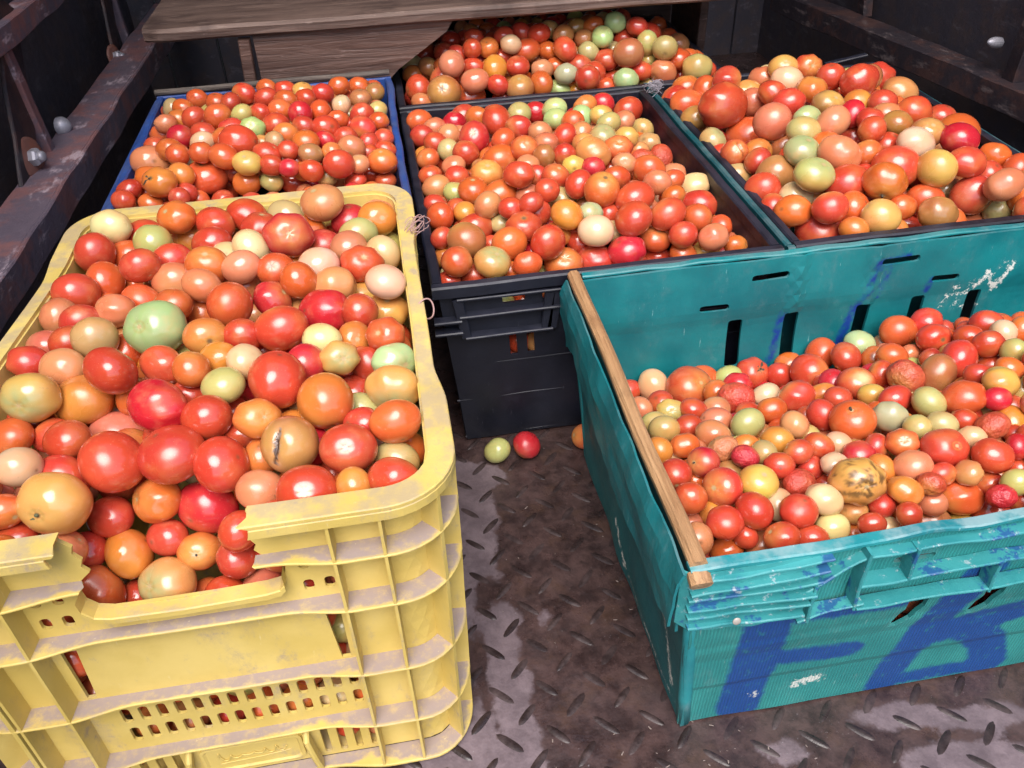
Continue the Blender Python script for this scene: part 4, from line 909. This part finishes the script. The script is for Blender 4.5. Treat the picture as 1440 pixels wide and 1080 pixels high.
def unit_tomato(nu, nv, kind, seed, stem=True):
    """unit fruit, stem end at +z; returns vertices, faces, and per-vertex latitude"""
    th = math.pi*(np.linspace(0, 1, nv+1)[:, None])**1.22; ph = np.linspace(0, 2*math.pi, nu, endpoint=False)[None]
    g = np.random.default_rng(seed); nl = int(g.integers(4, 8)); ph0 = g.uniform(0, 6.28)
    amp = {'round': .012, 'ribbed': .05, 'plum': .01, 'wrinkled': .03, 'dimpled': .02}[kind]*g.uniform(.6, 1.3)
    rr = 1+amp*np.cos(nl*ph+ph0+.6*np.sin(ph*2))*np.sin(th)**3*(.4+.6*np.clip(np.cos(th)+.6, 0, 1))+.03*np.cos(ph+ph0)*np.sin(th)+g.uniform(0, .035)*np.cos(2*ph+ph0*1.7)*np.sin(th)
    p = 2.25; x = np.sin(th)*np.cos(ph)*rr; y = np.sin(th)*np.sin(ph)*rr; z = np.cos(th)*np.ones_like(ph)
    rho = np.sin(th)*np.ones_like(ph)
    dent = .11 if kind == 'ribbed' else .07
    z = z-dent*np.exp(-(rho/.30)**2)*(np.cos(th) > 0)*(1+.12*np.cos(nl*ph+ph0)*np.clip(rho/.3, 0, 1))+.03*np.exp(-(rho/.2)**2)*(np.cos(th) < 0)
    V = np.stack([x, y, z], -1).reshape(-1, 3)
    if kind in ('wrinkled', 'dimpled'):
        a = .045 if kind == 'wrinkled' else .035
        for i in range(len(V)):
            q = Vector(V[i]*2.2)+Vector((seed, 0, 0)); n_ = noise.noise(q)*1.0+.9*(abs(noise.noise(q*2.2))-.25)
            V[i] *= 1+a*n_
    F = []
    for i in range(nv):
        for j in range(nu):
            F.append((i*nu+j, (i+1)*nu+j, (i+1)*nu+(j+1) % nu, i*nu+(j+1) % nu))
    return V, F
_cache = {}
def geo(nu, nv, kind, seed):
    k = (nu, nv, kind, seed)
    if k not in _cache: _cache[k] = unit_tomato(nu, nv, kind, seed)
    return _cache[k]
def colours(V, code, g, fl, sdir=None):
    """V in fruit space (stem +z)"""
    base = np.array(PAL[code])*g.uniform(.88, 1.12)*np.array([1, g.uniform(.8, 1.25), g.uniform(.85, 1.15)]); N = len(V)
    z = V[:, 2]; ang = np.arctan2(V[:, 1], V[:, 0]); rho = np.sqrt(V[:, 0]**2+V[:, 1]**2)
    ax = g.normal(size=(3, 3)); low = (np.sin(V@ax[0]*1.1+g.uniform(0, 6))+np.sin(V@ax[1]*1.5+g.uniform(0, 6))+np.sin(V@ax[2]*2.2+g.uniform(0, 6)))/3
    col = np.repeat(base[None], N, 0)
    ripe = np.array(PAL['r'])*.95; unr = np.array(PAL['y'])
    if code in 'oakyb': w = np.clip(.3+.6*low, 0, .75)[:, None]*(.6 if code in 'yk' else .5); col = col*(1-w)+ripe*w
    if code in 'rd': w = np.clip(low*.7-.03, 0, .6)[:, None]*(.55 if code == 'r' else .2); col = col*(1-w)+np.array(PAL['o'])*w
    if code in 'plg': w = np.clip(.15+low*.8, 0, .7)[:, None]*.55; col = col*(1-w)+np.array(PAL['a' if code != 'g' else 'l'])*w
    sh = np.clip((z-.35)/.6, 0, 1)**1.3
    k = .85 if fl == 'L' else g.choice([0, .1, .35, .5], p=[.15, .3, .3, .25])
    tgt = np.array(PAL['g'])*.8 if fl == 'L' and code in 'ylg' else (unr if code in 'rdoab' else np.array(PAL['l']))
    st = .85+.15*np.cos(6*ang)
    w = (sh*k*st)[:, None]; col = col*(1-w)+tgt*w
    if code == 'g': w = (np.clip(np.cos(ang*7)*.5, 0, 1)*sh)[:, None]*.5; col = col*(1-w)+np.array((.2, .36, .08))*w
    if fl == 'B': w = np.clip((V@np.array([.5, .3, .2])+low*.7)*1.2, 0, 1)[:, None]; col = col*(1-w)+np.array(PAL['r'])*w
    # stem scar
    top = z > 0; w = (np.clip((.12-rho)/.05, 0, 1)*top)[:, None]; col = col*(1-w)+np.array((.42, .32, .16) if fl not in ('s', 'C') else (.16, .10, .05))*w
    w = (np.clip(1-np.abs(rho-.20)/.06, 0, 1)*top)[:, None]*.45; col = col*(1-w)+np.array((.32, .24, .06))*w
    w = (np.clip((.04-rho)/.02, 0, 1)*(z < 0))[:, None]*(.7 if g.random() < .35 else .12); col = col*(1-w)+np.array((.1, .06, .03))*w
    if fl == 'S': w = (np.clip((.2-rho)/.08, 0, 1)*top)[:, None]; col = col*(1-w)+np.array((.62, .42, .24))*w
    return np.clip(col, 0, 1)
def frame_from(d, g):
    d = Vector(d).normalized(); q = d.to_track_quat('Z', 'Y'); return np.array((q.to_matrix() @ Matrix.Rotation(g.uniform(0, 6.28), 3, 'Z')))
CAMM = np.stack([RT, UP, -FW], 1)   # columns: right, up, towards camera
def add_attr(me, col, dull):
    a = me.attributes.new('tcol', 'FLOAT_COLOR', 'POINT'); c4 = np.concatenate([col, np.ones((len(col), 1))], 1).astype(np.float32); a.data.foreach_set('color', c4.ravel())
    a = me.attributes.new('dull', 'FLOAT', 'POINT'); a.data.foreach_set('value', np.asarray(dull, np.float32))
def shape(t, g, nu, nv):
    fl = t['fl']
    kind = 'wrinkled' if fl == 'W' else 'dimpled' if fl == 'D' else ('ribbed' if (t['rx']/t['ry'] > 1.15 and g.random() < .6) or t['c'] == 'g' or fl in ('C', 'L') else g.choice(['round', 'round', 'plum', 'ribbed'], p=[.45, .25, .15, .15]))
    seed = int(g.integers(0, 5)) if nu < 40 else int(g.integers(0, 14))
    V, F = geo(nu, nv, kind, seed)
    if t['st']:
        sx, sy = t['st']; m = math.hypot(sx, sy); 
        if m > .97: sx, sy = sx/m*.97, sy/m*.97
        d = (sx, -sy, math.sqrt(1-sx*sx-sy*sy))
    else:
        a = g.uniform(0, 6.28); zc = g.uniform(-1, -.05) if g.random() < .68 else g.uniform(-.1, .5); r = math.sqrt(1-zc*zc); d = (r*math.cos(a), r*math.sin(a), zc)
    Rm = frame_from(d, g)
    obl = .86 if kind != 'plum' else 1.08
    W = (V*np.array([1, 1, obl]))@Rm.T       # camera-frame directions, unit-ish
    ext = W.max(0)-W.min(0); W = W/(ext/2)   # silhouette to the traced half-axes
    R = t['R']; k = R/t['R0']; rz = min(t['rx'], t['ry'])*1.0
    loc = (W*np.array([t['rx'], t['ry'], rz])*k)@CAMM.T
    return V, F, loc, Rm, k, rz
def carve(t, V, loc, col, g, dull, Rm):
    """wounds: given in the fruit's camera-facing side"""
    cf = loc@np.stack([RT, UP, -FW], 1)/t['R']; fl = t['fl']
    if fl == 'X':
        x = cf[:, 0]+.22-.12*cf[:, 1]; w = np.clip(1-np.abs(x)/.16, 0, 1)*np.clip(1-np.abs(cf[:, 1]+.05)/.72, 0, 1)**.4*(cf[:, 2] > 0)
        loc = loc*(1-.13*w[:, None]); n_ = np.array([noise.noise(Vector(v*7)) for v in cf]); m = (w*1.8+n_*.5 > .65)
        c2 = np.where((n_ > .12)[:, None], np.array((.24, .17, .13)), np.array((.07, .035, .022))); col = np.where(m[:, None], c2, col)
        ring = np.clip(1-np.abs(x)/.4, 0, 1)[:, None]*.5*(cf[:, 2] > 0)[:, None]; col = np.where(m[:, None], col, col*(1-ring)+np.array((.45, .2, .1))*ring); dull = dull+m*.3
    if fl == 'X2':
        n_ = np.array([noise.noise(Vector(v*3.4))+.7*noise.noise(Vector(v*8)) for v in cf]); near = np.clip(1-np.hypot(cf[:, 0]+.15, (cf[:, 1]-.15)*1.3)/1.0, 0, 1)
        m = np.clip((n_+near*.75-.42)/.3, 0, 1)[:, None]; loc = loc*(1-.012*m); col = col*(1-m)+np.array((.05, .025, .015))*m; dull = dull+m[:, 0]*.1
        m = np.clip((n_+near*.3-.1)/.5, 0, 1)[:, None]*.4; col = col*(1-m)+np.array((.3, .15, .04))*m
    if fl == 'X3':
        x = cf[:, 0]-.2+.25*np.sin(cf[:, 1]*3); w = np.clip(1-np.abs(x)/.1, 0, 1)*(np.abs(cf[:, 1]) < .6)*(cf[:, 2] > 0); loc = loc*(1-.16*w[:, None]); col = col*(1-.6*w[:, None])
    if fl == 'P':
        m = np.clip(1.3-np.hypot(cf[:, 0]-.1, (cf[:, 1]-.25)*1.4)*2, 0, 1)[:, None]; col = col*(1-m)+np.array((.68, .48, .24))*m
    return loc, col, dull
def calyx(t, o, V, Rm, k, rz, g):
    """dried star of sepals with a stub, as a child of the fruit"""
    def place(v):
        W = (np.array(v)*np.array([1, 1, .9]))@Rm.T; return (W*np.array([t['rx'], t['ry'], rz])*k)@CAMM.T
    mb = MB(); nl = 5
    if t['fl'] == 'C':
        for i in range(nl):
            a = 2*math.pi*i/nl+g.uniform(-.2, .2); L = g.uniform(.42, .62); rows = []
            for q in range(5):
                u = q/4; w = .10*math.sin(math.pi*min(1, u*.9+.12)); r = .03+L*u; z = .93+.06*math.sin(u*3)+.03*g.uniform(-1, 1)*u-.10*u*u
                for s in (-1, 0, 1): rows.append(place((r*math.cos(a)-s*w*math.sin(a), r*math.sin(a)+s*w*math.cos(a), z+(.02 if s == 0 else 0))))
            mb.add(rows, [(q*3+s, q*3+s+1, q*3+s+4, q*3+s+3) for q in range(4) for s in range(2)])
    P = [place((0, 0, .84)), place((.02, .01, .98)), place((.06, .03, 1.14 if t['fl'] == 'T' else 1.05))]
    sweep(mb, [Vector(p) for p in P], circprof(t['R']*.055, 6), up=(.3, 1, .2))
    c = mesh_obj('calyx' if t['fl'] == 'C' else 'stem_stub', mb.V, mb.F, M['calyx'] if t['fl'] == 'C' and t['cr'] == 'yellow' else M['calyx_dark'], None, True)
    c.parent = o

ind = [t for t in T if t['cr'] != 'floor' and -20 < t['px'] < 1460 and t['py'] < 1100]
for t in T: t['area'] = t['vx']*t['vy'] if (0 < t['px']+t['vx'] and t['px']-t['vx'] < 1440) else .1
ind.sort(key=lambda t: -t['area']); ind = ind[:297]
ids = set(id(t) for t in ind) | set(id(t) for t in T if t['cr'] == 'floor')

# labels: colour, size, place in the crate, and what lies next to it
def zone(t):
    b = CR[t['cr']]['box']; u = (t['C'][0]-b[0])/(b[1]-b[0]); v = (t['C'][1]-b[2])/(b[3]-b[2])
    a = 'front' if v < .33 else ('back' if v > .67 else ''); s = 'left' if u < .33 else ('right' if u > .67 else '')
    return {('', ''): 'centre'}.get((a, s), (a+' '+s).strip())
def nbr(t, d):
    best = None; bd = 1e9
    for o in T:
        if o is t or o['cr'] != t['cr']: continue
        dx = o['px']-t['px']; dy = o['py']-t['py']; q = {'left of': dx > abs(dy), 'right of': -dx > abs(dy), 'in front of': -dy > abs(dx), 'behind': dy > abs(dx)}[d]
        r = math.hypot(dx, dy)
        if q and r < bd: best, bd = o, r
    return best if best is not None and bd < 2.9*t['R0'] else None
DIRS = ('left of', 'right of', 'in front of', 'behind')
for t in T:
    if t['cr'] == 'floor': continue
    L = [q['R0'] for q in T if q['cr'] == t['cr']]; s = t['R0']/np.median(L)
    t['size'] = 'large ' if s > 1.3 else ('small ' if s < .72 else '')
    t['zone'] = zone(t); t['nb'] = {d: (lambda n: n['c'] if n is not None else None)(nbr(t, d)) for d in DIRS}
def fits(o, cr, size, w, fl, zn, conds): return o['cr'] == cr and o['c'] == w and (not size or o['size'] == size) and (not fl or o['fl'] == fl) and (not zn or o['zone'] == zn) and all(o['nb'][d] == c for d, c in conds)
used = set()
def label(t):
    pool = [o for o in T if o['cr'] == t['cr']]; fl = t['fl'] if t['fl'] in FLAGW else ''
    opts = []
    nb = [(d, c) for d, c in t['nb'].items() if c]
    combos = [()]+[(x,) for x in nb]+[(x, y) for i, x in enumerate(nb) for y in nb[i+1:]]
    for cs in combos:
        if sum(fits(o, t['cr'], t['size'], t['c'], fl, t['zone'], cs) for o in pool) == 1:
            s = t['size']+(FLAGW[fl]+' ' if fl else '')+WORD[t['c']]+' tomato, '+CR[t['cr']]['name']+' '+t['zone']
            s += ''.join((', ' if i == 0 else ' and ')+d+' '+('one ' if 0 else '')+('an ' if WORD[c][0] in 'aeiou' else 'a ')+WORD[c]+' one' for i, (d, c) in enumerate(cs))
            if len(s.split()) <= 16 and s not in used: used.add(s); return s
    # order along a row as the last resort
    row = sorted([o for o in pool if o['c'] == t['c'] and o['zone'] == t['zone']], key=lambda o: o['px']); i = [id(o) for o in row].index(id(t))
    OR = ['leftmost', 'second from left', 'third from left', 'fourth from left', 'fifth from left', 'sixth from left', 'seventh from left', 'eighth from left', 'ninth from left', 'tenth from left', 'eleventh from left', 'twelfth from left', 'thirteenth from left', 'fourteenth from left', 'fifteenth from left', 'sixteenth from left', 'seventeenth from left']
    s = WORD[t['c']]+' tomato, '+CR[t['cr']]['name']+' '+t['zone']+', '+OR[min(i, 16)]+' of those'; used.add(s); return s
FL_LAB = ['olive tomato lying loose on the steel floor before the black crate', 'glossy crimson dimpled tomato lying loose on the steel floor', 'orange-red tomato on the floor half hidden by the teal crate']
fi = 0; massV = []; massF = []; massC = []; massD = []; off = 0
for i, t in enumerate(T):
    g = np.random.default_rng(1000+i)
    big = t['R0'] > 30; solo = id(t) in ids
    nu, nv = (44, 30) if big else ((32, 22) if solo else (22, 15))
    V, F, loc, Rm, k, rz = shape(t, g, nu, nv)
    dull = np.full(len(V), {'W': .9, 'D': .35}.get(t['fl'], min(.2, max(0, g.normal(.0, .08)))))
    col = colours(V, t['c'], g, t['fl']); loc, col, dull = carve(t, V, loc, col, g, dull, Rm)
    if solo:
        me = bpy.data.meshes.new('tomato'); me.from_pydata([tuple(v) for v in loc], [], F); me.update(); me.shade_smooth(); me.materials.append(M['tomato']); add_attr(me, col, dull)
        o = bpy.data.objects.new('tomato', me); COL.objects.link(o); o.location = tuple(t['C'])
        if t['cr'] == 'floor': o.location.z = -loc[:, 2].min()+.0005; tag(o, FL_LAB[fi], 'tomato', 'loose tomatoes on the floor'); fi += 1
        else: tag(o, label(t), 'tomato', 'tomatoes in the '+CR[t['cr']]['name'])
        if t['fl'] in ('C', 'T'): calyx(t, o, V, Rm, k, rz, g)
    else:
        massV.append(loc+t['C']); massF += [tuple(a+off for a in f) for f in F]; massC.append(col); massD.append(dull); off += len(V)
# the ones underneath, seen in the gaps and through the slots
allC = {k: [(t['C'], t['R']) for t in T if t['cr'] == k] for k in CR}
codes = list('rrrrooookkaalpdb')
for key, cr in CR.items():
    b = cr['box']; P = np.array([c for c, r in allC[key]]); Rr = np.array([r for c, r in allC[key]]); Rm_ = np.median(Rr)*.92; placed = []
    st = Rm_*1.82; g = np.random.default_rng(hash(key) % 1000 if 0 else len(key)*17)
    lay = 0; zz = .01+Rm_
    while zz < .34:
        ny = int((b[3]-b[2]-2*Rm_)/(st*.9))+1
        for iy in range(ny):
            y = b[2]+Rm_+.001+iy*st*.9+(lay % 2)*st*.45
            nx = int((b[1]-b[0]-2*Rm_)/st)+1
            for ix in range(nx):
                x = b[0]+Rm_+.001+ix*st+((iy+lay) % 2)*st*.5
                c = np.array([x, y, zz])+g.normal(0, Rm_*.10, 3); R = Rm_*g.uniform(.86, 1.08)
                ins = .026*(1-c[2]/.25) if key != 'yellow' else 0
                if not ((cr['xl'](c[1]) if 'xl' in cr else b[0])+R+ins < c[0] < b[1]-R-ins+.004 and b[2]+R*.95+ins < c[1] < b[3]-R*.95-ins+.004): continue
                if key == 'yellow':
                    cx_ = max(0, b[1]-.034-c[0])*0+max(0, c[0]-(b[1]-.034)); cy_ = max(0, b[2]+.034-c[1], c[1]-(b[3]-.034)); lx_ = max(0, cr['xl'](c[1])+.034-c[0])
                    if math.hypot(max(cx_, lx_), cy_) > .034-R*.88: continue
                h = cr['h'](c[0], c[1])
                if c[2] > h-R*.75: continue
                near_front = c[1] < b[2]+.055 or (key == 'yellow' and (c[0] > b[1]-.045 or c[0] < b[0]+.045))
                if c[2] < h-.058 and not near_front: continue
                d = np.linalg.norm(P-c, axis=1)
                if (d < .80*(Rr+R)).any(): continue
                placed.append((c, R))
        zz += st*.80; lay += 1
    for (c, R) in placed:
        t = dict(rx=g.uniform(.95, 1.08), ry=g.uniform(.88, 1.02), c=str(g.choice(codes)), st=None, fl='', R=R, R0=1.0, cr=key)
        V, F, loc, *_ = shape(t, g, 18, 12); col = colours(V, t['c'], g, ''); massV.append(loc+c); massF += [tuple(a+off for a in f) for f in F]; massC.append(col); massD.append(np.full(len(V), .1)); off += len(V)
mv = np.concatenate(massV); mo = mesh_obj('tomato_heap', mv, massF, M['tomato'], None, True); add_attr(mo.data, np.concatenate(massC), np.concatenate(massD))
tag(mo, 'the smaller and deeper lying mixed tomatoes filling all the crates', 'tomatoes', None, 'stuff')
print('tomatoes traced', len(T), 'individual', len(ids), 'heap verts', len(mv))

# ------------------------------------------------------------------ twine ties
def tangle(name, label, c, r, n, mat, seed, flat=(1, 1, 1), th=.0004, turns=1.0):
    mb = MB(); g = np.random.default_rng(seed)
    for k in range(n):
        a = Vector(g.normal(size=3)).normalized(); b_ = a.orthogonal().normalized(); c2 = a.cross(b_); rr = r*g.uniform(.5, 1.1); ph = g.uniform(0, 6.28); arc = g.uniform(2.5, 6.0)*turns; off_ = Vector(g.normal(size=3)*r*.3); P = []
        for i in range(18):
            u = ph+arc*i/17; p = (b_*math.cos(u)+c2*math.sin(u)*g.uniform(.85, 1.0))*rr*(1+.25*math.sin(u*2.3))+off_
            P.append(Vector(c)+Vector((p.x*flat[0], p.y*flat[1], p.z*flat[2])))
        sweep(mb, P, circprof(th, 5), up=(.1, .2, 1))
    o = mb.build(name, mat, None, True); return tag(o, label, 'twine')
tangle('twine_knot', 'frayed pink twine tied over the back right corner of the yellow crate', un_z(583, 314, .328), .011, 12, M['twine'], 3, (1, 1, .8))
tangle('twine_knot', 'grey frayed twine bundle where the far black and right-hand crates meet', un_z(921, 121, .257), .013, 26, M['twine2'], 5, (1, 1, .7))
mb = MB(); c0 = un_z(597, 432, .316); P = [Vector((c0[0]+.008*math.cos(a)+.0, c0[1]+.003*math.sin(a*2), c0[2]-.002+.010*math.sin(a))) for a in np.linspace(0, 2*math.pi, 24, endpoint=False)]
sweep(mb, P, circprof(.0008, 6), up=(0, 1, 0), closed=True); tag(mb.build('string_loop', M['twine'], None, True), 'pale pink string loop round the right rim of the yellow crate', 'string')

# crumbs of dried leaf, skin and paint on the steel floor
g = np.random.default_rng(5); mb = MB()
for i in range(120):
    if g.random() < .5: x, y = g.normal(.15, .06), g.normal(-.46, .035)
    else: x, y = g.uniform(-.02, .7), g.uniform(-.62, .02)
    s_ = g.uniform(.0003, .0010)*(1.8 if g.random() < .06 else 1); a = g.uniform(0, 6.28); l = g.uniform(1, 3); c_, n_ = math.cos(a), math.sin(a); z0 = .0013
    V = [(x+(u*l*c_-v*n_)*s_, y+(u*l*n_+v*c_)*s_, z0+w*s_*.5) for u, v, w in ((-1, -.6, 0), (1, -.5, .2), (.9, .6, 0), (-.8, .7, .3), (0, 0, .9))]
    mb.add(V, [(0, 1, 4), (1, 2, 4), (2, 3, 4), (3, 0, 4)])
tag(mb.build('floor_crumbs', m_simple('dry_crumbs', (.22, .17, .15, 1), .8)), 'pale dry crumbs and flakes scattered on the steel floor', 'crumbs', None, 'stuff')
